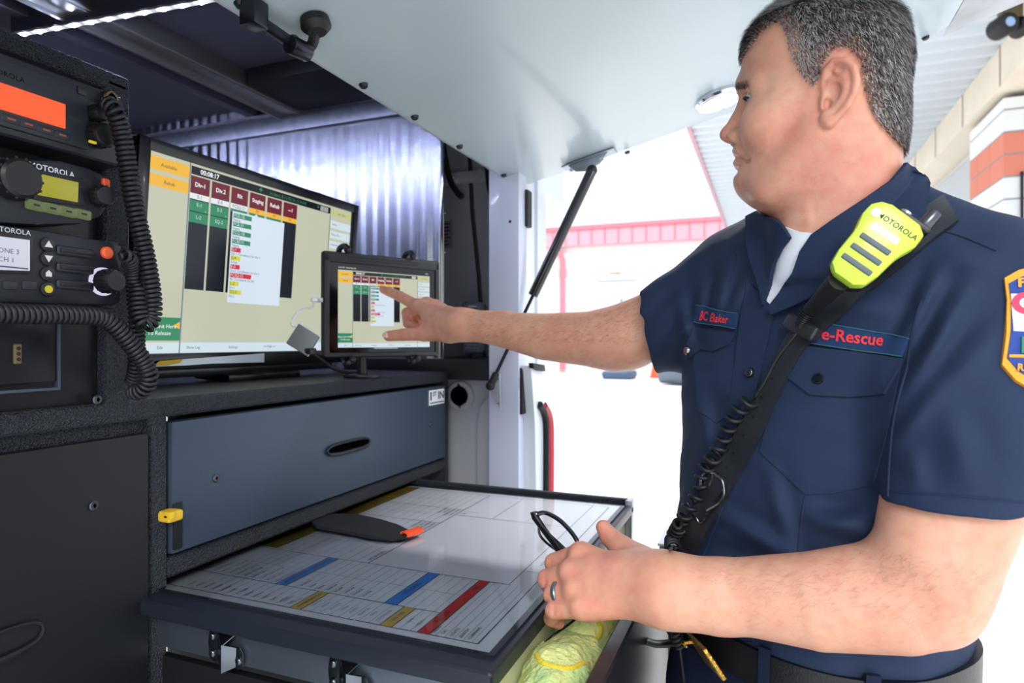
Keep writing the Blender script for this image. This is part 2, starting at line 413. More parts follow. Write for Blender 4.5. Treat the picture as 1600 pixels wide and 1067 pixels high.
# chrome ringed dome lamp
c = hatch(1124, 152); g = G()
rr = .052
g.lathe([(0, rr), (.006, rr), (.011, rr-.004), (.012, rr-.009), (.008, rr-.012), (0, rr-.013)], c, HN, 40); dl = g.build('dome_light', CHROME, tg)
g = G(); g.lathe([(0, rr-.012), (.006, rr-.012), (.009, rr-.02), (.010, .001)], c, HN, 32); g.build('lamp_lens', M('lamp_lens', 'f4f8ff', .3, emit=8, ecol='f6f8ff'), dl)
dome = bpy.data.lights.new('dome_lamp', 'AREA'); dome.shape = 'DISK'; dome.size = .075; dome.energy = DOME; dome.color = (.97, .98, 1)
do_ = bpy.data.objects.new('dome_lamp', dome); COL.objects.link(do_); do_.location = c+HN*.016; do_.rotation_euler = HN.to_track_quat('-Z', 'Y').to_euler()
# rotary latch arm near the front edge
LAT = M('latch_metal', '30333b', .25, .8)
lt = G(); A = hatch(397, 28, .02); B = hatch(458, 70, .03); C = hatch(494, 42, .012)
lt.tube([A, B], .011, 10, flat=.6); lt.box(A-Vector((.012, .012, .012)), A+Vector((.012, .012, .02)), .003)
lo = lt.build('latch_arm', LAT, tg)
g = G(); g.cyl(B-Vector((.014, .006, .006)), B+Vector((.018, -.008, -.004)), .012, bev=.002); g.cyl(B+Vector((.004, -.012, -.012)), B+Vector((.01, .01, .012)), .009, bev=.002); g.build('latch_pivot', LAT, lo)
g = G(); g.tube(coil_path([B, hatch(478, 76, .03), hatch(488, 68, .02), C], .0012, .004, 8, 0), .0062, 8); g.build('bellows_hose', RUB, lo)
g = G(); g.lathe([(-.012, .010), (-.010, .0185), (.0, .0195), (.004, .016), (.008, .012), (.008, .001)], C, HN, 24); g.build('rubber_boot', RUB, lo)
# gas strut
strut = thing('gas_strut', 'black gas strut propping the tailgate from the right pillar', 'gas strut')
S0 = Vector((1.425, .60, -.112)); S0 = ox(766, 603, 1.425); S1 = hatch(925, 268, .022)
S1 = Vector((1.53, S1.y*1.53/S1.x if False else .40, 0)); S1 = onp(925, 266, (1.50, 0, 0), Vector((1, 0, 0)))
mid = S0.lerp(S1, .42)
g = G(); g.cyl(mid, S1, .0125, bev=.003, seg=20); g.build('cylinder_tube', M('strut_black', '131419', .25, coat=.4), strut)
g = G(); g.cyl(S0, mid, .0042, seg=12); g.build('piston_rod', M('rod_metal', '24262c', .2, .9), strut)
g = G(); dd = (S1-S0).normalized(); g.cyl(S0-dd*.006, S0+dd*.035, .0085, bev=.002); g.sphere(S0, .011); g.build('rod_end', RUB, strut)
g = G(); g.sphere(S1, .013); g.cyl(S1-dd*.03, S1, .011); g.build('tube_end', RUB, strut)
# bracket on the hatch
g = G(); q = [Vector((1.505, y, z)) for y, z in ((.46, hz(.46)), (.35, hz(.35)), (.375, hz(.375)-.028), (.41, hz(.41)-.034), (.435, hz(.43)-.028))]
g.prism(q, (.004, 0, 0), bev=.001)
g.prism([Vector((1.50, .47, hz(.47)-.002)), Vector((1.54, .47, hz(.47)-.002)), Vector((1.54, .34, hz(.34)-.002)), Vector((1.50, .34, hz(.34)-.002))], (0, 0, -.004), bev=.001)
bk = g.build('strut_bracket', M('zinc', '9aa3ad', .35, .9), tg)
for yy in (.445, .37):
    g = G(); g.cyl((1.5, yy, hz(yy)-.02), (1.505, yy, hz(yy)-.02), .005, seg=10); g.build('bolt', CHROME, bk)
# outer frame rail beyond the panel edge, with its own strut end
g = G(); a = hatch(1478, 40, 0); b = Vector((1.56, -.49, hz(-.49)+.004))
g.prism([Vector((1.56, -.335, hz(-.335))), Vector((1.52, -.50, hz(-.50))), Vector((1.35, -.50, hz(-.50))), Vector((1.40, -.335, hz(-.335)))], (0, 0, .03), bev=.004); g.build('frame_rail', STEEL, tg)
# ================================================================== cabinet
LINER = M('textured_black_liner', '2b3038', .36, bump=2.2, bscale=430, detail=2, var=.45, vscale=600)
DRAWM = M('charcoal_drawer_paint', '3c4858', .42, .25, bump=.06, bscale=700, var=.05, vscale=300)
DOORM = M('dark_door_paint', '0f1218', .5, .1, bump=.05, bscale=600)
SCREWM = M('screw_steel', '55585f', .35, .9)
cab = thing('command_cabinet', 'black textured equipment cabinet with a long charcoal drawer in the vehicle rear', 'cabinet')
Y0 = .77
# carcass: one textured frame
g = G()
g.box((-.10, Y0, -.105), (1.482, 1.75, -.077), .009, 3)                     # worktop
g.box((.617, Y0, -1.0), (.645, 1.75, -.10), .006, 3)                        # stile
g.box((1.460, Y0, -1.0), (1.482, 1.75, -.10), .004, 3)                      # right side
g.box((.64, Y0, -.330), (1.47, 1.75, -.300), .011, 3)                       # rail under the drawer
g.box((-.10, Y0+.01, -.125), (.62, 1.7, -.10), .004)
g.box((-.10, 1.73, -1.0), (1.44, 1.75, -.1)); g.box((-.11, Y0, -1.0), (-.09, 1.75, -.08), .004)
g.box((-.10, Y0, -1.0), (1.44, 1.7, -.98))
g.build('carcass', LINER, cab)
# rack tower on the left
g = G()
g.box((-.10, Y0, .318), (.589, 1.15, .342), .007, 3); g.box((.553, Y0, -.085), (.589, 1.15, .335), .007, 3)
g.box((-.10, 1.13, -.09), (.58, 1.15, .33)); g.box((-.11, Y0, -.09), (-.09, 1.15, .34), .005)

g.build('radio_tower', LINER, cab)
g = G(); g.box((-.09, Y0+.012, -.084), (.555, .80, .32), .001); tf = g.build('tower_front_plate', DOORM, cab)
def screw(c, nrm, parent, r=.0062):
    n = Vector(nrm); g = G(); g.lathe([(0, r), (.0015, r), (.0025, r*.8), (.0025, r*.35), (.001, r*.3), (.001, .0001)], c, n, 18)
    return g.build('screw', SCREWM, parent)
screw(oy(148, 624, .775)+Vector((0, -.004, 0)), (0, -1, 0), tf)
# closed drawer
dr = G(); dr.box((.648, Y0-.004, -.295), (1.456, .79, -.112), .0025, 2)
o = oy(545, 697, Y0-.004)
drawer = dr.build('long_drawer', DRAWM, cab)
def finger_pull(c, w, h, parent, T=None, tilt=.0, mat=None, void=None):
    # rolled oval lip round a flat face; black stands for the hollow's shade
    g = G(); N = 28
    ring = [Vector((math.cos(a)*w/2*(1), 0, math.sin(a)*h/2+tilt*math.cos(a)*w/2)) for a in [2*math.pi*i/N for i in range(N)]]
    sup = []
    for a in [2*math.pi*i/N for i in range(N)]:
        ca, sa = math.cos(a), math.sin(a); sup.append(Vector((w/2*math.copysign(abs(ca)**.55, ca), 0, h/2*math.copysign(abs(sa)**.8, sa)+tilt*ca*w/2)))
    g.tube([c+p+Vector((0, -.002, 0)) for p in sup], [.0022+.0022*max(0, -math.sin(2*math.pi*i/N)) for i in range(N)], 8, closed=True, mi=0)
    vs = [c+p+Vector((0, -.0006, 0)) for p in sup]; g.add(vs, [tuple(range(N))], 1)
    return g.build('recessed_pull', [mat or M('pull_black', '1a1d23', .3), void or M('pull_shade', '030304', .9, spec=0)], parent)
finger_pull(oy(545, 697, Y0-.006), .135, .020, drawer, tilt=.0)
screw(oy(337, 747, Y0-.004), (0, -1, 0), drawer); screw(oy(672, 664, Y0-.004), (0, -1, 0), drawer, .0055)
# sticker
a = oy(671, 611, Y0-.006); b = oy(692.5, 636, Y0-.006)
g = G(); g.box((a.x, Y0-.0055, a.z-.036), (1.448, Y0-.004, a.z+.001), .0005, 1)
st = g.build('sticker', M('sticker_white', 'e6e8ea', .45), drawer)
STI = M('print_black', '101010', .5)
g = G(); T = frame(((a.x+1.448)/2-.001, Y0-.0058, a.z-.0145), (1, 0, 0), (0, 0, 1))
w_ = 1.448-a.x
g.add(*text_geo('1', .028, bold=.0008), 0, T @ Matrix.Translation((-w_*.38, 0, 0)) @ Matrix.Scale(1.5, 4, (1, 0, 0)))
g.add(*text_geo('ST', .015, bold=.0004), 0, T @ Matrix.Translation((-w_*.14, .005, 0)) @ Matrix.Scale(1.15, 4, (1, 0, 0)))
g.add(*text_geo('IN', .026, bold=.0006), 0, T @ Matrix.Translation((w_*.28, 0, 0)) @ Matrix.Scale(1.25, 4, (1, 0, 0)))
for q in range(14): g.box((a.x+.004+q*w_*.065, Y0-.006, a.z-.032), (a.x+.004+q*w_*.065+w_*.045, Y0-.0055, a.z-.029))
g.build('lettering', STI, st)
# yellow latch tab at the drawer's left end
g = G(); g.box((.649, Y0-.006, -.29), (.664, Y0-.001, -.225), .002); g.build('latch_slot', BLACKM, drawer)
g = G(); c = oy(275, 806, Y0-.018); g.box(c+Vector((-.013, -.003, -.0075)), c+Vector((.011, .022, .0075)), .005, 3); g.box(c+Vector((-.013, -.005, -.003)), c+Vector((-.004, .01, .0085)), .003, 2)
g.build('latch_tab', M('yellow_plastic', 'd8b02c', .45), drawer)
# lower left door
g = G(); g.box((-.07, Y0-.004, -.95), (.612, .79, -.122), .003); door = g.build('lower_door', DOORM, cab)
screw(oy(146, 790, Y0-.004), (0, -1, 0), door)
finger_pull(oy(20, 1000, Y0-.006)+Vector((-.03, 0, 0)), .12, .03, door, mat=DOORM, void=DOORM)
# ---------------- pull-out map tray
TZ = -.340
g = G(); g.box((.600, .262, -.362), (1.345, .90, TZ), .006, 3); g.build('tray_board', M('board_black', '1c222c', .36, bump=.08, bscale=500), cab)
tb = cab.children[-1]
g = G(); g.box((.640, .283, TZ), (1.306, .86, TZ+.0008)); g.build('map_sheet', M('sheet_white', 'f2f4f8', .5), tb); sheet = cab.children
sheet = tb.children[-1]
# printing on the sheet
INK = M('ink_line', '3c4450', .6); FINE = M('fine_line', '9aa2ae', .6)
PB = M('print_blue', '4a9ff0', .5); PY = M('print_yellow', 'e6c24a', .5); PR = M('print_red', 'e23a36', .5); PO = M('print_olive', '8a7410', .5)
pg = G(); zt = TZ+.0011
def rect(x0, x1, y0, y1, mi, dz=0.): pg.add([(x0, y0, zt+dz), (x1, y0, zt+dz), (x1, y1, zt+dz), (x0, y1, zt+dz)], [(0, 1, 2, 3)], mi)
def lx(x, y0, y1, w=.0011, mi=0): rect(x-w/2, x+w/2, y0, y1, mi, .0001)
def ly(y, x0, x1, w=.0011, mi=0): rect(x0, x1, y-w/2, y+w/2, mi, .0001)
rect(.832, 1.30, .748, .80, 5)
lx(.652, .302, .86); lx(.709, .37, .86); lx(.827, .335, .86); lx(.768, .37, .86, .0007, 1)
ly(.302, .652, 1.29, .0016); ly(.568, .827, 1.29, .0014); lx(.975, .568, .80); lx(1.06, .568, .80); lx(1.16, .568, .80); lx(1.29, .302, .86)
ly(.335, .827, 1.29); lx(.885, .302, .335, .0008); lx(1.121, .335, .568); ly(.489, 1.121, 1.29)
lx(.905, .62, .745, .0007, 1); lx(1.017, .62, .745, .0007, 1); lx(1.11, .62, .745, .0007, 1); lx(1.22, .62, .745, .0007, 1)
for i in range(12): ly(.59+.0185*i, .83, 1.29, .0006 if i > 1 else .0008, 1)
for i in range(26): ly(.375+.0145*i, .709, .827, .0006, 1)
for i in range(26): ly(.375+.0145*i, .652, .709, .0006, 1)
for i in range(6): ly(.31+.0115*i, .652, .827, .0006, 1)
rect(.709, .827, .622, .640, 2, .0002); rect(.709, .827, .444, .462, 2, .0002)
rect(.652, .709, .549, .566, 3, .0002); rect(.652, .709, .415, .431, 3, .0002); rect(.652, .827, .364, .380, 4, .0002)
for (y0, y1, x0, x1) in ((.622, .640, .709, .827), (.444, .462, .709, .827), (.549, .566, .652, .709), (.415, .431, .652, .709), (.364, .380, .652, .827)):
    for yy in (y0, y1):
        rect(x0, x1, yy-.0006, yy+.0006, 0, .0003)
def tx(t, x, y, s, mi=0, al='CENTER'): pg.add(*text_geo(t, s, al), mi, Matrix.Translation((x, y, zt+.0004)))
tx('ADDITIONAL RESOURCES', .768, .631, .0088); tx('STAGING', .765, .453, .0098); tx('NOTIFICATION', .68, .5575, .0066); tx('UTILITIES', .68, .423, .0066)
tx('RESCUE', .70, .372, .0095); tx('RIT', .80, .372, .0095); tx('SITUATION', .86, .574, .0085)
rr_ = random.Random(3)
words = 'ENTRY LEVEL SEARCH ROOF GAS POWER WATER MEDIC ENGINE LADDER CHIEF COMMAND SAFETY LIGHTS RELIEF AREA'.split()
for i in range(13): tx(rr_.choice(words), .676, .385+.0145*i+.004 if i < 2 else .437+.0145*(i-2)+.004, .0062, 1)
for i in range(13): tx(rr_.choice(words)[:5], .66, .575+.0145*i, .0062, 0, 'LEFT')
for i in range(12): tx(rr_.choice(words)+' '+rr_.choice(words), .715, .645+.0145*i, .0060, 0, 'LEFT')
for i in range(8): tx(rr_.choice(words), .715, .50+.0145*i, .0062, 0, 'LEFT')
for i in range(5): tx(rr_.choice(words), .658, .316+.0115*i, .0062, 0, 'LEFT')
for cx in (.975, 1.06, 1.16):
    for i in range(4): tx(rr_.choice(words)+' '+rr_.choice(words), cx-.004, .576+.010*i, .0065, 0, 'RIGHT')
tx('N', 1.135, .555, .01); lx(1.15, .53, .56, .0008)
tx('WEATHER', .93, .318, .0075, 1); tx('WIND', .99, .318, .0075, 1)
pg.build('printed_form', [INK, FINE, PB, PY, PR, PO], sheet)
# clear cover over the sheet
gl = bpy.data.materials.new('clear_cover'); gl.use_nodes = True; nt = gl.node_tree; nt.nodes.clear()
o_ = nt.nodes.new('ShaderNodeOutputMaterial'); mx = nt.nodes.new('ShaderNodeMixShader'); tr = nt.nodes.new('ShaderNodeBsdfTransparent'); gs = nt.nodes.new('ShaderNodeBsdfGlossy'); fr = nt.nodes.new('ShaderNodeFresnel')
gs.inputs['Roughness'].default_value = .06; fr.inputs[0].default_value = 1.5; nt.links.new(fr.outputs[0], mx.inputs[0]); nt.links.new(tr.outputs[0], mx.inputs[1]); nt.links.new(gs.outputs[0], mx.inputs[2]); nt.links.new(mx.outputs[0], o_.inputs[0])
g = G(); g.quad((.628, .272, TZ+.0035), (1.318, .272, TZ+.0035), (1.318, .86, TZ+.0035), (.628, .86, TZ+.0035)); g.build('clear_cover', gl, tb)
# far upstand of the tray, black liner lip
g = G(); g.box((1.328, .272, -.40), (1.342, .90, -.329), .004, 3); g.build('tray_upstand', LINER, tb)
g = G(); g.box((1.322, .262, -.42), (1.352, .276, -.330), .003); g.build('corner_plate', M('pale_aluminium', 'b9c2c9', .3, .7), tb)
# steel sides under the board
SIDE = M('satin_steel', '6b7683', .36, .85, bump=.05, bscale=50, bstretch=(1, .08, 1))
YW = M('glove_bounce_wall', 'c9c8a0', .5)  # plain metal wall; yellow bounce from the gloves put into its colour
box = G(); box.box((.628, .285, -.412), (.640, 1.3, -.364), .001); box.box((.628, .30, -.366), (.66, .345, -.3625)); 
side = box.build('drawer_side', SIDE, cab)
g = G(); g.box((.622, .276, -.3665), (.66, .345, -.3635), .0006); g.build('folded_flange', M('pale_aluminium', 'b9c2c9', .3, .7), side)
g = G(); g.box((.632, .276, -.62), (1.34, .284, -.363), .001); g.build('divider_wall', YW, cab)
g = G(); g.box((.640, .168, -.62), (1.34, .30, -.61)); g.box((.636, .285, -.80), (.648, 1.3, -.43), .002); g.build('lower_drawer_floor', BLK, cab)
g = G(); g.box((1.045, .158, -.60), (1.06, .29, -.350), .004); g.build('drawer_end', LINER, cab)
g = G(); g.box((1.075, .145, -.80), (1.47, .168, -.338), .004, 2); gp_ = g.build('lower_gate_panel', M('gate_grey', '8f9aa6', .45), cab)
g = G(); g.box((1.073, .143, -.3385), (1.472, .170, -.334), .001); g.build('pale_edge_trim', M('gate_edge', 'dfe4e8', .35), gp_)
# outer drawer front with bow handle
FRM = M('gloss_black_front', '14171d', .38, bump=.03, bscale=300)
g = G(); g.box((.50, .150, -.56), (1.062, .170, -.338), .006, 3); fr_ = g.build('outer_drawer_front', FRM, cab)
hx = [Vector((x, y, z)) for x, y, z in ((.86, .150, -.40), (.862, .135, -.402), (.875, .108, -.398), (.90, .095, -.388), (.93, .095, -.375), (.955, .108, -.366), (.966, .135, -.362), (.968, .150, -.362))]
g = G(); g.tube(smooth_path(hx, 5), .0075, 10, flat=.55); g.build('bow_handle', BLK, fr_)
# over-centre latches on the steel side
LC = M('latch_chrome', '666c75', .26, 1.)
for k, (px, py) in enumerate(((357, 1006), (549, 1046))):
    c = ox(px, py, .626); lt = thing('t', '', '') if False else None
    c.z = -.391
    def q3(*p): return c+Vector(p)
    g = G(); g.prism([q3(-.002, y, z) for y, z in ((.010, .016), (.016, .022), (.028, .018), (.030, .004), (.028, -.016), (.020, -.021), (.010, -.018))], (-.0025, 0, 0), bev=.001); ob = g.build('toggle_latch', LC, side)
    g = G(); g.prism([q3(-.002, y, z) for y, z in ((-.010, .004), (-.022, .004), (-.028, -.004), (-.028, -.018), (-.020, -.024), (-.010, -.022))], (-.0025, 0, 0), bev=.001); g.build('latch_keeper', LC, ob)
    g = G(); g.prism([q3(-.004, .014, .017), q3(-.016, -.004, .010), q3(-.016, -.004, -.026), q3(-.005, .014, -.012)], (.0012, -.0012, 0), bev=.0005)
    g.prism([q3(-.016, -.004, .010), q3(-.005, -.018, .004), q3(-.006, -.018, -.020), q3(-.016, -.004, -.026)], (.0012, .0012, 0), bev=.0005)
    g.prism([q3(-.004, .014, .018), q3(-.004, -.014, .018), q3(-.015, -.006, .009)], (0, 0, .0012)); g.build('latch_lever', LC, ob)
    for dy, dz in ((.022, .012), (.022, -.010), (-.022, -.012)):
        g = G(); g.sphere(c+Vector((-.0055, dy, dz)), .005, seg=14, scale=(.6, 1, 1)); g.build('latch_rivet', LC, ob)
# strap / marker wallet on the map
strap = [oz(x, y, TZ+.010) for x, y in ((485, 812), (512, 803), (560, 804), (596, 812), (622, 820), (640, 829), (634, 838), (612, 841), (575, 837), (530, 828), (495, 822))]
st2 = G(); st2.prism([v+Vector((0, 0, -.0055)) for v in strap], (0, 0, .007), bev=.0015)
ss = st2.build('fabric_strap', M('black_webbing', '0f1218', .8, bump=.3, bscale=900)); tag(ss, 'black fabric strap lying on the map sheet, its tip toward the viewer', 'strap')
a = oz(631, 839, TZ+.008); b = oz(655, 831, TZ+.008)
g = G(); ax = (b-a); L = ax.length; ax.normalize(); side_ = Vector((ax.y, -ax.x, 0))
prof = [(-.009, 0), (-.009, .006), (0, .0085), (.010, .006), (.010, 0), (0, -.0015)]
vs = []
for e in (0., L):
    for q in (1., .72):
        vs += [a+ax*e+side_*(u*q)+Vector((0, 0, w*q+.001)) for u, w in prof]
N_ = 6; fs = []
for i in range(N_):
    j = (i+1) % N_
    fs += [(i, j, 2*N_+j, 2*N_+i), (N_+j, N_+i, 3*N_+i, 3*N_+j), (j, i, N_+i, N_+j), (2*N_+i, 2*N_+j, 3*N_+j, 3*N_+i)]
g.add(vs, fs); og = g.build('orange_clip', M('orange_plastic', 'ff5a2a', .35, trans=.2), ss)
# ================================================================== screens
def em(name, col, s=1.0, rough=.25):
    return M(name, '050505' if s else col, rough, emit=s, ecol=col, spec=.35)
SC = [em('ui_beige', 'c9ccb4', .92), em('ui_header', '0d1418', .9), em('ui_maroon', '6e1a28', .95), em('ui_white', 'e9eef0', .95), em('ui_green', '2f8a62', .95),
      em('ui_dark', '161d27', .9), em('ui_yellow', 'f2b93a', .97), em('ui_pale', 'd3e4ee', .95), em('ui_popup', 'd9e6f4', .97), em('ui_text_dark', '3a4248', .9),
      em('ui_text_white', 'f6f8fa', 1.), em('ui_red', 'd03a4c', .95), em('ui_olive', 'c9cc8c', .92), em('ui_line', '6f8a9a', .9), em('ui_text_green', '1f6a4c', .9), em('ui_lime', 'd8d84a', .95)]
BE, HD, MA, WH, GR, DK, YE, PA, PO_, TD, TW, RD, OL, LI, TG, LM = range(16)
def screen_ui(name, T, W, H, parent, head=True):
    # T: frame with x right, y up, origin at the screen's top left corner, z toward the viewer
    g = G(T)
    def r(u0, u1, v0, v1, mi, l=1): z = .00012*l; g.add([(u0*W, -v1*H, z), (u1*W, -v1*H, z), (u1*W, -v0*H, z), (u0*W, -v0*H, z)], [(0, 1, 2, 3)], mi)
    def t(s, u, v, sz, mi=TD, al='CENTER', l=4, bold=0.): g.add(*text_geo(s, sz*H, al, bold=bold*H), mi, Matrix.Translation((u*W, -v*H, .00012*l)))
    r(0, 1, 0, 1, BE, 0)
    r(.152, .856, .012, .055, HD); t('00:08:17', .225, .034, .036, TW, bold=.0008); t('Incident: 8-11/25/16, 3:14 PM', .60, .036, .028, GR); t('+', .455, .034, .05, GR, bold=.002); r(.79, .84, .018, .050, WH); t('+', .775, .034, .05, GR)
    r(0, .147, .02, .085, YE); t('Available', .07, .055, .026); r(0, .147, .105, .165, YE); t('Rehab', .075, .137, .026)
    r(.145, .150, .0, 1, LI); r(.854, .857, .06, 1, HD)
    r(0, .145, .815, .935, GR); t('Drop Unit Here', .07, .862, .030, TW); t('To Release', .07, .897, .030, TW)
    z = .00036; g.add([(.143*W, -.835*H, z), (.143*W, -.875*H, z), (.118*W, -.857*H, z)], [(0, 1, 2)], YE)
    r(0, .145, .945, 1, PA); r(.150, 1, .945, 1, PA, 1)
    for s, u in (('Edit', .075), ('Show Log', .20), ('Settings', .37), ('<< PAR >>', .55), ('Terminate', .74)): t(s, u, .972, .022)
    cols = [.152, .236, .320, .405, .491, .576]
    names = ['Div-1', 'Div.2', 'RIt', 'Staging', 'Rehab', '---?']; subs = ['E-1', 'E-5', 'FCSQ-21', '???', '???', '???']
    for i, u in enumerate(cols):
        w = .076; r(u, u+w, .062, .152, MA); t(names[i], u+w/2, .105, .032, TW, bold=.0006)
        r(u, u+w, .152, .182, WH if i < 3 else YE); t(subs[i], u+w/2, .168, .026)
        r(u, u+w, .182, .66, DK)
        if i < 2:
            r(u, u+w, .188, .245, GR, 2); r(u, u+w, .250, .305, GR, 2); t(('E-1', 'E-5')[i], u+w*.5, .21, .027, PA); t(('L-2', 'SQ-2')[i], u+w*.5, .275, .027, PA); t('a', u+w*.85, .235, .018, PA)
        elif i < 5: r(u, u+w, .184, .2, GR, 2)
    r(.330, .586, .195, .715, PO_, 3); g.add([(.43*W, -.196*H, .0005), (.45*W, -.196*H, .0005), (.44*W, -.182*H, .0005)], [(0, 1, 2)], PO_)
    L = [('FCE-18', 'Staging', GR), ('FCE-21', 'Staging', GR), ('FCQ-18', 'Staging', GR), ('FCBE10', 'Staging', GR), ('E-1', 'Div 1, Coordinator for Div 1', RD), ('E-4', 'Rehab', LM), ('E-5', 'Div.2, Coordinator for Div.2', RD), ('FCSQ-21', 'RIt, Coordinator for RIt', RD), ('L-2', 'Div-1', LM), ('SQ-2', 'Div.2', LM)]
    for i, (a, b, c) in enumerate(L):
        v = .217+.0485*i; w = .0128*len(a)
        r(.335, .335+w*1.1, v-.0125, v+.0135, c, 4); t(a, .337, v, .026, PA if c in (GR, RD) else TD, 'LEFT', 5); t(b, .335, v+.0245, .019, TD, 'LEFT', 5)
    r(.862, 1, .02, .06, OL); t('User / Chat', .93, .04, .018)
    for i, s in enumerate(('Utilities', 'Mayday Menu', 'Dispatcher')):
        r(.862, 1, .095+.07*i, .147+.07*i, PA); t(s, .87, .12+.07*i, .018, TD, 'LEFT')
    return g.build(name, SC, parent, sharp=180)

# ---------------- wide monitor
mon = thing('wide_monitor', 'wide black monitor standing on the worktop behind the tablet', 'monitor')
BEZ = M('monitor_bezel', '08090b', .28, coat=.2)
t_ = math.atan2(.028, .34)                                   # leans forward a touch
TM = Matrix.Translation((.728, .968, -.050)) @ Matrix.Rotation(t_, 4, 'X')
mw, mh = .590, .384
g = G(TM)
g.box((0, 0, 0), (mw, .030, mh), .006, 3)
g.box((.04, .028, .05), (mw-.04, .06, mh-.05), .012, 3); g.build('rear_housing', BEZ, mon)
g = G(TM)
for a, b in (((0, -.006, 0), (mw, .004, .030)), ((0, -.006, mh-.020), (mw, .004, mh)), ((0, -.006, 0), (.022, .004, mh)), ((mw-.022, -.006, 0), (mw, .004, mh))): g.box(a, b, .0025)
g.build('bezel', BEZ, mon)
SW, SH = .546, .334
TS = TM @ Matrix.Translation((.022, -.0006, mh-.020)) @ Matrix.Rotation(math.pi/2, 4, 'X')
screen_ui('screen', TS, SW, SH, mon)
g = G(TM); g.cyl((.22, -.007, .016), (.22, -.004, .016), .005, seg=14); g.build('power_button', BLK, mon)
g = G(TM); g.box((.05, -.004, -.014), (.53, .05, .004), .004); g.box((.2, -.02, -.028), (.4, .07, -.012), .004); g.build('monitor_foot', BEZ, mon)
# paper tucked under the screen's lower edge
pa_ = G(); P4 = [onp(x, y, (.7, .955, 0), Vector((0, 1, 0))) for x, y in ((236, 573), (262, 563), (413, 552), (413, 566), (330, 568), (290, 571))]
pa_.prism(P4, (0, .001, 0)); po = pa_.build('folded_leaflet', M('leaflet_white', 'd9e2e8', .5), None); tag(po, 'white leaflet with a yellow corner tucked under the monitor', 'leaflet')
g = G(); g.prism([onp(x, y, (.7, .9543, 0), Vector((0, 1, 0))) for x, y in ((239, 572), (250, 564), (286, 561), (281, 567), (262, 571))], (0, .0006, 0)); g.build('yellow_print', M('leaflet_yellow', 'c8a21a', .5), po)

# ---------------- tablet in a rugged case
a = cam(-.346-.0, 1.27, 0); b = cam(-.179, 1.41, 0)
ux = Vector((b.x-a.x, b.y-a.y, 0)).normalized(); uz = Vector((0, 0, 1)); nrm = ux.cross(uz)*1.0
tl = Vector((a.x, a.y, .176)) - Vector((0, 0, 0)); 
TT = frame(a+Vector((0, 0, (533.5-421)/1000*1.27)), ux, uz)      # origin: screen top-left, z toward viewer
tab = thing('tablet', 'black cased tablet held in front of the monitor, touched by the pointing hand', 'tablet')
CASE = M('tablet_case', '1c1e22', .5, bump=.03, bscale=400)
WT, HT = .214, .155
g = G(TT)
g.box((-.030, -HT-.020, -.016), (WT+.026, .036, .0005), .010, 4); g.build('case', CASE, tab)
g = G(TT)
for p, q in (((-.028, .014, 0), (WT+.024, .034, .004)), ((-.028, -HT-.018, 0), (WT+.024, -HT-.010, .004)), ((-.028, -HT-.015, 0), (-.018, .030, .004)), ((WT+.014, -HT-.015, 0), (WT+.024, .030, .004))): g.box(p, q, .002)
g.build('case_rim', CASE, tab)
g = G(TT); g.box((.02, .0205, .0035), (WT-.03, .0225, .0046)); g.box((.02, .025, .0035), (WT-.03, .0285, .0044), .0006); g.build('case_groove', BLACKM, tab)
g = G(TT); g.box((-.018, -HT-.010, 0), (WT+.014, .014, .0012), .0004, 1); face = g.build('glass_face', M('tablet_glass', '050506', .08), tab)
TT2 = TT @ Matrix.Translation((0, 0, .0014))
sc = screen_ui('screen', TT2, WT, HT, tab)
g = G(TT2)
g.add(*text_geo('3:14 PM  Wed Oct 26', .0042, 'LEFT'), 0, Matrix.Translation((.001, .0045, .0002))); g.add(*text_geo('93%', .0042, 'RIGHT'), 0, Matrix.Translation((WT-.004, .0045, .0002)))
g.box((WT*.37, -HT-.0022, 0), (WT*.63, -HT-.0014, .0003)); g.build('status_text', SC[TW], tab)
# mount with four spring hooks
mt = thing('tablet_mount', 'black bracket with hooked arms clamping the tablet above the worktop', 'mount')
def hook(u, v, up):
    g = G(TT); s = 1 if up else -1; e = .036 if up else -HT-.020
    g.tube(smooth_path([(u, e-s*.03, -.020), (u, e+s*.002, -.020), (u, e+s*.010, -.012), (u+.004*s, e+s*.012, .0), (u+.006, e+s*.006, .007)], 4), .0058, 12); g.sphere((u+.006, e+s*.004, .007), .0078, seg=12)
    g.build('hook', BLK, mt)
for u, up in ((.012, True), (WT-.052, True), (.022, False), (WT-.04, False)): hook(u, 0, up)
g = G(TT); g.box((.0, -.10, -.030), (WT, -.06, -.018), .004); g.box((.08, -.15, -.034), (.12, .0, -.018), .004); g.build('back_plate', BLK, mt)
mc = TT @ Vector((.10, -.10, -.03)); base = Vector((mc.x, mc.y+.02, -.077))
g = G(); g.tube([mc, mc+Vector((0, .035, -.02)), base+Vector((0, .015, .02)), base+Vector((0, .015, .0))], .010, 14); g.sphere(mc+Vector((0, .035, -.02)), .017); g.build('ball_arm', BLK, mt)
g = G(); g.cyl(base+Vector((0, .015, 0)), base+Vector((0, .015, .008)), .040, seg=32, bev=.003); g.build('foot', BLK, mt)
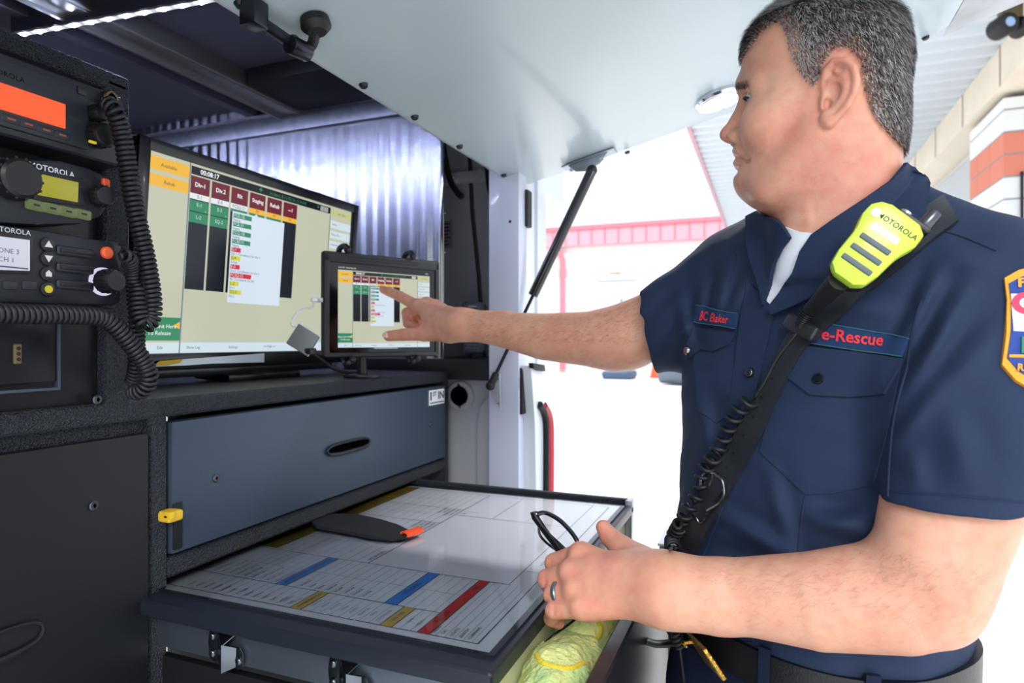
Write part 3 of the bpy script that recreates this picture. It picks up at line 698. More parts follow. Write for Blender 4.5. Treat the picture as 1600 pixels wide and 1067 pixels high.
# adapter dongle with white lead
dgo = thing('display_adapter', 'silver-grey display adapter with a short white lead plugged into the tablet', 'adapter')
D0 = TT @ Vector((-.030, -.062, -.004)); dd = 1.262
ctr = at(474, 531, 1.235)
TDg = frame(ctr, cam(.86, -.05, -.52) , cam(.5, .1, .86))
g = G(TDg); g.box((-.024, -.0225, -.0055), (.024, .0225, .0055), .0025, 3); g.build('adapter_body', M('dongle_grey', '7d8184', .45, .3), dgo)
g = G(TDg); g.box((-.0245, -.0230, -.0058), (.0245, .0230, -.0025), .002, 2); g.box((-.0240, .0195, -.0058), (.0240, .0235, .0048), .002, 2); g.build('white_edge', M('white_plastic', 'e4e6ea', .4), dgo)
e0 = TDg @ Vector((-.017, .021, -.001))
g = G(); g.tube(smooth_path([e0, at(456, 508, 1.23), at(461, 493, 1.235), at(474, 483, 1.245), at(488, 480, 1.25), D0-ux*.018], 6), .0021, 10); g.build('lead', M('white_plastic', 'e4e6ea', .4), dgo)
g = G(); g.cyl(D0-ux*.022, D0-ux*.012, .0040, .0045); g.build('strain_relief', M('white_plastic', 'e4e6ea', .4), dgo)
g = G(TT); g.box((-.045, -.0665, -.0085), (-.029, -.0575, -.0005), .002); g.build('plug_shell', M('plug_metal', 'b9bbc0', .3, .7), dgo)
cb = G(); cb.tube(smooth_path([TDg @ Vector((.022, -.012, 0)), at(500, 560, 1.26), at(520, 575, 1.30), at(545, 583, 1.36), at(560, 581, 1.40), at(572, 575, 1.44)], 6), .0035, 10)
cbo = cb.build('video_cable', RUB); tag(cbo, 'thin black cable looping from the adapter down behind the tablet', 'cable')
g = G(); g.box(TDg @ Vector((.022, -.012, 0))-Vector((.008, .008, .006)), TDg @ Vector((.022, -.012, 0))+Vector((.012, .008, .006)), .003); g.build('cable_plug', BLK, cbo)
# grilled speaker right of the tablet
sp = thing('grilled_speaker', 'black speaker with a grey perforated face beside the tablet, behind the wrist', 'speaker')
c = ox(738, 512, 1.60)
ex = Vector((.30, -.95, 0)).normalized(); TP = frame(Vector((c.x, c.y, c.z)), ex, (0, 0, 1))
g = G(TP); g.box((-.030, -.070, -.09), (.030, .070, -.012), .014, 4); g.build('speaker_housing', BLK, sp)
g = G(TP); g.box((-.028, -.072, -.02), (.030, .072, .006), .016, 5); gf = g.build('speaker_face', M('speaker_grey', '5b6570', .5), sp)
g = G(TP)
for i in range(7):
    for j in range(14):
        if abs(i-3) + max(0, abs(j-6.5)-5) < 4.2: g.cyl((-.018+.006*i, -.060+.0088*j, .0055), (-.018+.006*i, -.060+.0088*j, .0066), .0017, seg=8)
g.build('grille_holes', BLACKM, gf)
g = G(TP); g.box((-.01, .057, .0058), (.012, .0595, .0068)); g.build('badge_print', M('silver_print', 'c9ccd0', .4), gf)
g = G(TP); g.box((-.01, -.11, -.06), (.01, -.065, -.02), .003); g.build('speaker_foot', BLK, sp)

# ---------------- radios on the tower
def rk(px, py, off=0.): return oy(px, py, Y0-off)
RB = M('radio_body', '181c23', .45, bump=.04, bscale=500); RK = M('radio_key', '20242b', .5)
def knob(px, py, off, r, parent, L=.016, mat=None, name='knob'):
    c = rk(px, py, off); g = G(); n = 28
    prof = [(0, r*.82), (L*.15, r), (L*.85, r*.93), (L, r*.80), (L, .0001)]
    g.lathe(prof, c, (0, -1, 0), n)
    for k in range(14):
        a = 2*math.pi*k/14; q = c+Vector((math.cos(a)*r*.97, 0, math.sin(a)*r*.97)); g.cyl(q+Vector((0, -L*.15, 0)), q+Vector((0, -L*.8, 0)), r*.07, seg=6)
    return g.build(name, mat or BLK, parent)
def plate(pxs, off, th, parent, name, mat, bev=.003):
    P_ = [rk(x, y, off) for x, y in pxs]; g = G(); g.prism(P_, (0, th, 0), bev=bev); return g.build(name, mat, parent)
def rkbox(x0, x1, yt, yb, off, th, parent, name, mat, bev=.002, seg=2, at_=None):
    a = rk(x0, yt, off); b = rk(x1, yt, off); zb = rk(x0, yb, off).z
    g = G(); g.box((a.x, a.y, zb), (b.x, a.y+th, a.z), bev, seg); return g.build(name, mat, parent)
def rk_text(s, px, py, off, size, parent, mat, align='CENTER', bold=0):
    c = rk(px, py, off); g = G(); g.add(*text_geo(s, size, align, bold=bold), 0, frame(c, (1, 0, 0), (0, 0, 1))); return g.build('lettering', mat, parent)
# top: orange display
r1 = thing('orange_display_radio', 'top two-way radio of the tower, with a glowing orange display', 'radio')
A = rk(0, 108, .03); B = rk(168, 150, .03)
g = G(); g.box((.365, .735, rk(164, 256, .03).z), (.553, .80, .300), .006, 3); g.build('radio_housing', RB, r1)
O1 = .036
g = G(); g.box((.370, .732, .222), (.508, .738, .292), .004); g.build('face_frame', RK, r1)
P_ = [rk(-60, 110, O1+.004), rk(103, 163, O1+.004), rk(103, 201, O1+.004), rk(-60, 158, O1+.004)]
z0 = P_[1].z; z1 = P_[2].z
g = G(); g.box((P_[0].x, P_[1].y, z1), (P_[1].x, P_[1].y+.003, z0), .0005, 1); g.build('display', em('orange_lcd', 'ff5f2e', 1.05), r1)
for x, y in ((15, 187), (42, 195), (70, 204), (95, 212)):
    c = rk(x, y, O1); g = G(); g.box(c+Vector((-.009, -.003, -.0045)), c+Vector((.009, .004, .0045)), .0025, 3); k_ = g.build('key', RK, r1)
    g = G(); g.box(c+Vector((-.004, -.0035, -.001)), c+Vector((.004, -.002, .001))); g.build('key_legend', M('dim_orange_print', '8a4a38', .5), k_)
rkbox(122, 136, 133, 146, O1+.004, .01, r1, 'key', BLK)
knob(147, 178, O1, .010, r1); kk = knob(150, 213, O1, .0145, r1, .018)
g = G(); c = rk(145, 222, O1+.018); g.box(c+Vector((-.004, -.001, -.0015)), c+Vector((.004, .002, .0015)), .0008); g.build('knob_pointer', em('yellow_mark', 'e8d23a', .7), kk)
g = G(); c = rk(163, 156, O1-.006); g.lathe([(0, .0095), (.012, .0095), (.014, .008), (.014, .0055), (.010, .0055), (.010, .0001)], c, (0, -1, 0)); g.build('socket_ring', M('brass_ring', '6f5a3c', .35, .9), r1)
g = G(); g.cyl(rk(163, 156, O1+.009), rk(163, 156, O1-.004), .003, seg=10); g.build('socket_pin', SCREWM, r1)
rk_text('MOTOROLA', 2, 114, O1+.002, .008, r1, M('grey_print', '8d949c', .5))
# middle: green-yellow display
r2 = thing('green_display_radio', 'middle two-way radio of the tower, with a yellow-green display', 'radio')
O2 = .045
pl_ = [(-70, 226), (20, 248), (95, 250), (140, 262), (166, 274), (173, 292), (172, 318), (160, 338), (130, 350), (60, 352), (-70, 345)]
plate(pl_, O2, .05, r2, 'radio_housing', RB, .006)
plate([(44, 262), (128, 278), (134, 290), (133, 322), (44, 312)], O2+.002, .004, r2, 'display_frame', BLK, .001)
plate([(52, 269), (123, 285), (122, 316), (52, 303)], O2+.0032, .002, r2, 'display', em('green_lcd', 'b9b63a', .72), .0005)
knob(18, 281, O2, .0215, r2, .020)
knob(154, 307, O2, .0125, r2, .014)
for x, y in ((54, 321), (79, 326), (104, 331), (128, 335)):
    c = rk(x, y, O2+.001); g = G(); T_ = frame(c, (1, 0, -.05), (0, 0, 1)); g.box((-.0095, -.0055, -.002), (.0095, .0055, .004), .003, 3, T=T_); k_ = g.build('key', em('backlit_key', '8fa06a', .42), r2)
    g = G(); g.box((-.003, -.001, .004), (.003, .001, .0044), T=T_); g.build('key_legend', BLK, k_)
c = rk(164, 287, O2); g = G(); g.box(c+Vector((-.0045, -.004, -.006)), c+Vector((.0045, .004, .006)), .003, 3); g.build('emergency_key', M('orange_key', 'd9552f', .45), r2)
rk_text('MOTOROLA', 82, 266, O2+.001, .0085, r2, M('light_print', 'c4c9d0', .5), bold=.0002)
# bottom: white display, speaker slots
r3 = thing('white_display_radio', 'lowest two-way radio of the tower, with a white display and three speaker slots', 'radio')
O3 = .045
pl_ = [(-70, 340), (110, 366), (150, 374), (186, 377), (191, 384), (190, 468), (184, 477), (110, 476), (-70, 470)]
plate(pl_, O3, .05, r3, 'radio_housing', RB, .005)
plate([(-60, 356), (52, 370), (52, 428), (-60, 426)], O3+.002, .004, r3, 'display_frame', BLK, .001)
plate([(-56, 362), (47, 375), (47, 423), (-56, 420)], O3+.0032, .002, r3, 'display', em('white_lcd', 'dfe2f2', .85), .0005)
g = G(); c = rk(10, 392, O3+.0036)
for s, dz in (('ZONE 3', 0), ('CH 1', -.009)): g.add(*text_geo(s, .007, 'CENTER'), 0, frame(c+Vector((0, 0, dz)), (1, 0, 0), (0, 0, 1)))
g.box(rk(-50, 412, O3+.0036), rk(44, 419, O3+.0034)); g.build('display_text', M('lcd_text', '3c3f58', .5), r3)
rk_text('MOTOROLA', 14, 360, O3+.001, .0075, r3, M('light_print', 'c4c9d0', .5))
for k, (x, y) in enumerate(((73, 382), (73, 404), (73, 428), (73, 452))):
    c = rk(x, y, O3); g = G(); g.cyl(c+Vector((0, .002, 0)), c+Vector((0, -.003, 0)), .0078, seg=20, bev=.001); k_ = g.build('key', BLK, r3)
    g = G(); q = c+Vector((0, -.0032, 0)); s = (1, -1, 0, 0)[k]
    if s: g.prism([q+Vector((-.0042, 0, -.003*s)), q+Vector((.0042, 0, -.003*s)), q+Vector((0, 0, .004*s))], (0, -.0006, 0))
    elif k == 2: g.prism([q+Vector((-.003, 0, -.003)), q+Vector((.003, 0, -.003)), q+Vector((.003, 0, .001)), q+Vector((0, 0, .004)), q+Vector((-.003, 0, .001))], (0, -.0006, 0))
    else: g.cyl(q, q+Vector((0, -.0006, 0)), .0042, seg=12)
    g.build('key_symbol', em('key_white' if k < 3 else 'key_yellow', 'e6e9f2' if k < 3 else 'd8cf3a', .8), k_)
for y in (392, 418, 444):
    c = rk(117, y+2, O3); g = G(); g.box(c+Vector((-.021, -.0035, -.0055)), c+Vector((.021, .004, .0055)), .005, 3); s_ = g.build('speaker_slot', RK, r3)
    g = G(); g.box(c+Vector((-.018, -.0045, -.0022)), c+Vector((.018, -.002, .0022)), .002); g.build('slot_bar', BLK, s_)
c = rk(166, 395, O3); g = G(); g.lathe([(0, .0072), (.003, .007), (.0045, .005), (.0045, .0001)], c, (0, -1, 0)); g.build('emergency_key', M('orange_key2', 'd85a35', .4, emit=.15), r3)
c = rk(160, 440, O3); g = G(); g.lathe([(0, .0165), (.002, .0165), (.0025, .0145), (.0025, .0001)], c, (0, -1, 0), 36); g.build('light_ring', em('ring_white', 'd9d6f2', .95), r3)
knob(160, 440, O3+.0026, .0138, r3, .024)
for x in (17, 47): rkbox(x-12, x+12, 438, 452, O3+.002, .005, r3, 'key', RK, .002)
# blank panel with a charging port below the radios
bp = thing('charging_panel', 'dark flat panel with a small port, lowest on the radio tower', 'panel')
rkbox(-90, 92, 502, 606, .012, .012, bp, 'panel_face', M('panel_dark', '0c0f16', .35), .001)
a = rk(92, 502, .014); b = rk(92, 605, .014)
g = G(); g.box((a.x-.001, a.y, b.z), (a.x+.002, a.y+.01, a.z)); g.box((rk(-90, 606, .014).x, a.y, b.z-.003), (a.x+.002, a.y+.01, b.z)); g.build('panel_edge', M('edge_grey', '3c4652', .4), bp)
c = rk(27, 553, .013); g = G(); g.box(c+Vector((-.004, -.002, -.011)), c+Vector((.004, .002, .011)), .0035, 3); pt_ = g.build('port', M('port_brass', '5d5338', .5), bp)
g = G()
for i in range(3): g.sphere(c+Vector((0, -.0025, .006-.006*i)), .0018, seg=8)
g.build('port_pins', BLACKM, pt_)
# ---- coiled microphone leads
CORD = M('cord_black', '17191f', .5)
def cord(name, pts, R, r, label, group='coiled leads hanging beside the radios', pitch=None, parts=None):
    g = G(); g.tube(coil_path(pts, R, pitch or r*2.15, 9, .03), r, 6, cap=True); o = g.build(name, CORD, sharp=180); return tag(o, label, 'cable', group)
def Y_(px, py, Y): return oy(px, py, Y)
cord('coiled_cable', [Y_(163, 158, .715), Y_(178, 172, .70), Y_(190, 205, .70), Y_(200, 260, .70), Y_(212, 330, .70), Y_(228, 400, .70), Y_(238, 460, .70), Y_(238, 495, .70), Y_(226, 508, .70), Y_(218, 490, .705), Y_(216, 440, .712)], .0085, .0027, 'long coiled black lead hanging from the top radio in front of the monitor edge')
cord('coiled_cable', [Y_(186, 398, .70), Y_(200, 402, .70), Y_(208, 425, .715), Y_(212, 470, .72), Y_(214, 520, .725), Y_(212, 575, .74), Y_(206, 600, .76)], .0075, .0025, 'short coiled black lead hanging from the lowest radio, behind the longer lead')
cord('coiled_cable', [Y_(-40, 488, .70), Y_(40, 491, .70), Y_(110, 492, .70), Y_(160, 496, .70), Y_(182, 512, .70), Y_(206, 540, .70), Y_(226, 568, .70), Y_(233, 592, .70), Y_(222, 610, .71), Y_(200, 613, .73)], .0085, .0026, 'coiled black lead running level under the lowest radio then curving down to the worktop')
# ================================================================== outside
GZ = -EYE
g = G(); g.box((-25, -45, GZ-.2), (70, 60, GZ)); gd = g.build('ground', M('pale_concrete', 'd3d3d0', .8, bump=.1, bscale=6, var=.06, vscale=.6), sharp=180); tag(gd, kind='structure')
# expansion joints in the slab
g = G()
for x in (3.2, 7.0, 10.8): g.box((x, -20, GZ), (x+.018, 30, GZ+.002))
for y in (-3.4, -7.5, 3.5): g.box((2, y, GZ), (40, y+.018, GZ+.002))
t1 = g.build('trim_1', M('joint_grey', 'a9aaab', .8)); tag(t1, kind='structure')
# far building
WALLW = M('white_block_wall', 'e4e4e2', .7, var=.04, vscale=1.5); REDM = M('hazed_red_trim', 'cf7480', .5); BAND = M('hazed_brick_band', 'e4c0bd', .8)  # fascia, trim and band paled: glare haze put into the colour
XB = 29.
def bx_(px, py): return ox(px, py, XB)
fb = thing('workshop_building', 'white block building across the yard with a red metal fascia and downpipe', 'building')
L_ = bx_(700, 380).y; R_ = bx_(1250, 380).y
zt_ = 533.5
d0 = XB*CT  # approx depth scale handled by ox
g = G(); g.box((XB, R_, GZ), (XB+.3, L_, 4.6)); g.build('block_wall', WALLW, fb)
g = G(); za, zb = bx_(960, 383).z, bx_(960, 357).z; g.box((XB-.5, R_, za), (XB, L_, zb)); 
fg = g
g = G(); g.box((XB-.62, R_, zb-.05), (XB, L_, zb+.14), .02); gut = g
n_ = int((L_-R_)/.62)
for i in range(n_): fg.box((XB-.53, R_+.62*i, za), (XB-.49, R_+.62*i+.06, zb), mi=1)
fa = fg.build('fascia', [M('hazed_red_fascia', 'dc98a2', .5), REDM], fb); gut.build('gutter', REDM, fa)
g = G(); g.box((XB-.05, R_, bx_(960, 430).z), (XB, L_, bx_(960, 416).z)); g.build('brick_band', BAND, fb)
g = G(); y_ = bx_(881, 400).y; g.tube([(XB-.3, bx_(872, 385).y, za+.1), (XB-.3, bx_(874, 390).y, za-.1), (XB-.2, y_, za-.6), (XB-.2, y_, GZ+.1)], .14, 8); g.build('downpipe', REDM, fb)
for px0, px1 in ((905, 925), (985, 1060)):
    a = bx_(px0, 400); b = bx_(px1, 400); g = G(); g.box((XB-.06, b.y, GZ), (XB-.01, a.y, bx_(960, 470).z)); g.build('roller_door', M('door_pale', 'dcdedf', .6), fb)
# basketball hoop
hp = thing('basketball_hoop', 'portable basketball hoop with a dark blue base, seen from the yard side', 'basketball hoop')
dh = 1.43/.0575
b0 = at(970, 591, dh)
g = G(); g.box(b0+Vector((-.9, -.55, 0)), b0+Vector((.5, .55, .32)), .12, 3); g.box(b0+Vector((-.3, -.3, .3)), b0+Vector((.3, .3, .5)), .08); g.build('base', M('hoop_base_blue', '40526b', .6), hp)
g = G(); g.cyl(b0+Vector((0, 0, .4)), b0+Vector((.1, 0, 3.1)), .07, seg=12); g.tube([b0+Vector((.05, .2, .8)), b0+Vector((.1, 0, 2.2))], .04, 8); g.build('pole', M('hoop_pole', '8f98a2', .5, .3), hp)
g = G(); zz = at(965, 439, dh).z; zt2 = at(965, 395, dh).z
y0_, y1_ = at(999, 430, dh), at(932, 430, dh)
g.box((b0.x-.25, y0_.y, zz), (b0.x-.2, y1_.y, zt2), .01); bb = g.build('backboard', M('backboard_white', 'eef1f3', .4), hp)
g = G(); g.box((b0.x-.28, y0_.y, zz-.05), (b0.x-.17, y1_.y, zz+.02)); g.build('backboard_rail', M('hoop_pole', '8f98a2'), bb)
g = G(); c = Vector((b0.x-.55, (y0_.y+y1_.y)/2, zz+.25)); g.tube([c+Vector((math.cos(a)*.23, math.sin(a)*.23, 0)) for a in [2*math.pi*i/20 for i in range(20)]], .02, 6, closed=True); g.build('rim', M('rim_orange', 'e0653a', .5), hp)
# drum lying on its side and two cones
c = at(1052, 596, 21); c.z = GZ; g = G(); g.tube([c+Vector((0, -.45, .38)), c+Vector((0, -.40, .38)), c+Vector((.2, .40, .42)), c+Vector((.2, .45, .42))], [.34, .38, .38, .34], 20); o = g.build('drum', M('drum_grey', '6a7581', .6)); tag(o, 'grey drum lying on its side in the yard, beside the sleeve', 'drum')
for (px, py, dd_, lab) in ((1022, 585, 25, 'small orange cone in the yard, behind the forearm'),):
    c = at(px, py, dd_); c.z = GZ; g = G(); g.lathe([(0, .22), (.04, .22), (.05, .15), (.62, .03), (.62, .001)], c, (0, 0, 1), 16); o = g.build('traffic_cone', M('cone_orange', 'ee5a2c', .5)); tag(o, lab, 'cone')
# canopy roof over the bay, right background
RZ = 3.0
CW = M('white_corrugated', 'c2c9d1', .5); CRM = M('cream_beam', 'd8cdbb', .6, var=.05, vscale=3)
cr = thing('canopy_roof', 'white corrugated canopy roof with cream edge beam, upper right', 'roof')
vs = []; fs = []; X0c, X1c = 5.2, 26.; N = int((X1c-X0c)/.075)
for i in range(N+1):
    x = X0c+(X1c-X0c)*i/N; z = RZ+(.08 if i % 4 in (0, 1) else 0)
    for y in (-2.3, 1.02): vs.append((x, y, z))
for i in range(N): fs.append((2*i, 2*i+1, 2*i+3, 2*i+2))
n0 = len(vs); vs += [(v[0], v[1], v[2]+.06) for v in vs]
fs += [tuple(n0+k for k in f) for f in fs[::1]]
g = G(); g.add(vs, fs); g.build('corrugated_sheet', CW, cr)
g = G(); g.box((X0c, 1.0, RZ-.02), (X1c, 1.06, RZ+.22)); g.build('eave_trim', M('dusky_pink_trim', 'b98a98', .5), cr)
g = G(); g.box((X0c-2, -2.62, RZ-.40), (X1c, -2.20, RZ+.02), .01); g.build('edge_beam', CRM, cr)
for i in range(9): 
    g = G(); x = X0c+i*1.35; g.box((x, -2.196, RZ-.40), (x+.015, -2.19, RZ+.02)); g.build('beam_joint', M('joint_tan', 'a89c8a', .7), cr)  # thin darker strips marking the beam joints
g = G(); g.box((X0c-2, -4.4, RZ-.46), (X1c, -2.62, RZ-.40)); g.build('soffit', M('soffit_grey', 'b9bcc0', .6), cr)
# block pier with a red band
pier = thing('block_pier', 'white block pier with a red brick band, right edge of the view', 'pier')
PX, PY_ = 8.1, -2.28
def pz(y): return (533.5-y)/1000*(PX*CT+PY_*ST)
bm_ = G(); bm_.box((PX+.006, -5.2, GZ), (PX+1.2, PY_-.006, RZ-.46)); bm_.build('pier_core', M('mortar', '8f9294', .8), pier)
BW = M('block_white', 'e2e3e3', .7, bump=.15, bscale=30); BR = M('block_red', 'd6806a', .75, bump=.15, bscale=30)
ch = pz(205)-pz(240); zc = pz(275); k = 0
rows = []
z = zc
while z > GZ: z -= ch*1.0
while z < RZ-.47:
    red = (z > zc-.01 and z < zc+2*ch-.01)
    off = .0 if k % 2 else .22
    y = PY_
    first = True
    while y > -5.2:
        L2 = (.22 if (first and k % 2) else .44)
        z1 = min(z+ch-.018, RZ-.46)
        if z1 > z+.02:
            g = G(); g.box((PX, max(-5.2, y-L2+.018), max(z, GZ)), (PX+(.44 if first else .1), y, z1), .004, 1); ob = g.build('red_block' if red else 'white_block', BR if red else BW, pier)
            if first:
                g = G(); x = PX+.452
                while x < PX+1.2: g.box((x, PY_-.1, max(z, GZ)), (min(x+.43, PX+1.2), PY_, z1), .004, 1); x += .44
                g.build('red_block' if red else 'white_block', BR if red else BW, pier)
        y -= L2; first = False
    z += ch; k += 1
# conduit running down beyond the pier
g = G(); c = at(1597, 300, 6.6); g.cyl((c.x, c.y, GZ), (c.x, c.y, at(1597, 268, 6.6).z), .014, seg=10); o = g.build('conduit', BLACKM); tag(o, 'thin black pipe standing in front of the block pier', 'pipe')
# strut head by the tailgate corner, rebuilt as a made-up fitting under the canopy
fl = thing('corner_fitting', 'small brown and black hardware fitting at the top right corner', 'fitting')
c = at(1578, 20, 5.2); k = 2.36
def kk(*p): return c+Vector(p)*k
g = G(); g.box(kk(-.03, -.03, -.03), kk(.03, .03, .07), .012); g.cyl(kk(0, 0, .07), Vector((c.x, c.y, RZ+.03)), .045, seg=12); g.build('fitting_bracket', M('bracket_bronze', '5a5238', .4, .7), fl)
g = G(); T_ = frame(kk(0, 0, -.05), (ST, -CT, 0), (0, 0, 1)) @ Matrix.Scale(k, 4); g.cyl((-.03, 0, -.03), (-.03, 0, .04), .036, seg=24, bev=.008, T=T_); g.cyl((.04, .0, -.03), (.04, 0, .04), .03, seg=24, bev=.008, T=T_); g.build('fitting_roller', RUB, fl)
g = G(); g.cyl((-.03, 0, .04), (-.03, 0, .042), .016, seg=20, T=T_); g.build('fitting_cap', M('blue_cap', '8fa9cf', .4), fl)
# ================================================================== the firefighter
def skin_mat():
    m = bpy.data.materials.new('skin'); m.use_nodes = True; nt = m.node_tree; b = nt.nodes['Principled BSDF']
    tc = nt.nodes.new('ShaderNodeTexCoord')
    def noise(sc, det=4):
        n = nt.nodes.new('ShaderNodeTexNoise'); n.inputs['Scale'].default_value = sc; n.inputs['Detail'].default_value = det; nt.links.new(tc.outputs['Object'], n.inputs['Vector']); return n.outputs['Fac']
    r1_ = nt.nodes.new('ShaderNodeValToRGB'); e = r1_.color_ramp.elements
    e[0].position = .3; e[0].color = (*srgb('cc9278'), 1); e[1].position = .72; e[1].color = (*srgb('daa68a'), 1)
    nt.links.new(noise(14), r1_.inputs[0])
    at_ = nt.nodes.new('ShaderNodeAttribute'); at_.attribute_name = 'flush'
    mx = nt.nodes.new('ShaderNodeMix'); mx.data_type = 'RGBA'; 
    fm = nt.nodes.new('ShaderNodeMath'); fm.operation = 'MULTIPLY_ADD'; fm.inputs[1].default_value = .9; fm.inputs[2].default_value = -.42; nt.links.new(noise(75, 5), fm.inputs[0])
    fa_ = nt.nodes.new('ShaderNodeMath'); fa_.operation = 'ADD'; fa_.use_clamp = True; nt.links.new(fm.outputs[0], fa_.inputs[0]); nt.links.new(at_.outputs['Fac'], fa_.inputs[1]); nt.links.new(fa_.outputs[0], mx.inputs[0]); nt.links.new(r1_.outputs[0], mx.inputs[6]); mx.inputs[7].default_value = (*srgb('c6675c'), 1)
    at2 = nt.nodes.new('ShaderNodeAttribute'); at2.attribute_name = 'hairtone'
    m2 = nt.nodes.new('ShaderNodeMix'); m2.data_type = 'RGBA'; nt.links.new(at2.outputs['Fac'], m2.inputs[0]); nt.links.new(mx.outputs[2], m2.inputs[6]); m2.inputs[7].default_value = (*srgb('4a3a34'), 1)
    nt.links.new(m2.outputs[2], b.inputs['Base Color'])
    b.inputs['Roughness'].default_value = .48; b.inputs['Specular IOR Level'].default_value = .45
    b.inputs['Subsurface Weight'].default_value = .12; b.inputs['Subsurface Radius'].default_value = (1, .4, .25); b.inputs['Subsurface Scale'].default_value = .005
    bp = nt.nodes.new('ShaderNodeBump'); bp.inputs['Strength'].default_value = .25; bp.inputs['Distance'].default_value = .0012
    nt.links.new(noise(420, 3), bp.inputs['Height']); nt.links.new(bp.outputs[0], b.inputs['Normal']); return m
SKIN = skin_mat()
# ---------------- head frame (mm): x forward, y to his left (toward the viewer), z up
hf = np.array([-.9, .43, 0]); hf /= np.linalg.norm(hf); hl = np.array([-hf[1], hf[0], 0]); hu = np.array([0, 0, 1.])
H0 = pc(1290, 165, .745); HR = np.stack([hf, hl, hu], 1)
def head_px(px, py, y=0.):                             # pixel -> (x, z) in the plane y of the head, metres
    d = np.array([(px-800)/1000, 1, (533.5-py)/1000]); o = H0+hl*y; t = (o@hl)/(d@hl); q = d*t-H0; return float(q@hf), float(q@hu)
def h2c(q): return H0+np.asarray(q)@HR.T
tz = np.array([-130, -120, -110, -95, -79, -62, -50, -41, -30, -20, 0, 25, 43, 60, 80, 94, 108, 118, 124, 127.])
tf = np.array([30, 52, 74, 89, 96, 94.5, 95, 95.5, 94, 91, 89, 89, 92.5, 92, 87, 79, 62, 44, 24, 8.])
tb = np.array([-55, -58, -60, -62, -64, -66, -68, -70, -72, -73, -77, -81, -82, -80, -75, -68, -56, -45, -32, -20.])
tw = np.array([40, 50, 58, 62, 65, 67, 69, 70, 71.5, 72.5, 74, 75.5, 76, 75, 70, 62, 50, 38, 24, 10.])
zz_ = np.arange(-132, 128, 1.)
def sm(a): v = np.interp(zz_, tz, a); k = np.exp(-np.linspace(-2, 2, 11)**2); k /= k.sum(); return np.convolve(np.pad(v, 5, mode='edge'), k, 'valid')
TF, TB, TW_ = sm(tf), sm(tb), sm(tw)
def f_skull(q, grow=0.):                               # q in mm
    z = np.clip(q[:, 2], -131, 126.5); xf = np.interp(z, zz_, TF)+grow; xb = np.interp(z, zz_, TB)-grow; w = np.interp(z, zz_, TW_)+grow
    low = np.clip((-q[:, 2]-25)/60, 0, 1); xw = -8+18*low
    x = q[:, 0]; u = np.where(x > xw, (x-xw)/np.maximum(xf-xw, 4), (xw-x)/np.maximum(xw-xb, 4)); v = np.abs(q[:, 1])/w
    wt = np.clip((x-xw)/24+.5, 0, 1); wt = wt*wt*(3-2*wt); n = 2.15+wt*(.20-.25*low)
    k = (np.abs(u)**n+v**n)**(1/n); s = np.minimum((xw-xb)*(1-wt)+(xf-xw)*wt, w)
    d = (k-1)*np.maximum(s, 12)*.95
    e = np.maximum(q[:, 2]-(126.5+grow), -132-q[:, 2]); return smax(d, e, 6)
def mir(q): p = q.copy(); p[:, 1] = np.abs(p[:, 1]); return p
EC = (72.5, 31., 21.)
ex0, ez0 = [1000*v for v in head_px(1308, 92, .082)]
def ear_pt(px, py, dy=0.):
    x, z = head_px(px, py, .080); x *= 1000; z *= 1000
    return (x, 74+max(0, (4-x))*.42+dy, z)
HELIX = [ear_pt(*p) for p in ((1289, 150), (1286, 130), (1290, 108), (1303, 96), (1320, 97), (1333, 110), (1337, 130), (1333, 150), (1322, 168), (1308, 182), (1296, 191))]
ANTI = [ear_pt(*p) for p in ((1306, 112), (1320, 122), (1323, 140), (1316, 157), (1304, 170))]
def f_cran(q):
    m = mir(q); d = smin(f_skull(q), s_cap(q, (-16, 0, -30), (-14, 0, -240), 56, 66), 26)
    return smin(d, s_cap(q, (-5, 0, -60), (2, 0, -200), 50, 48), 30)
DROOP = .30
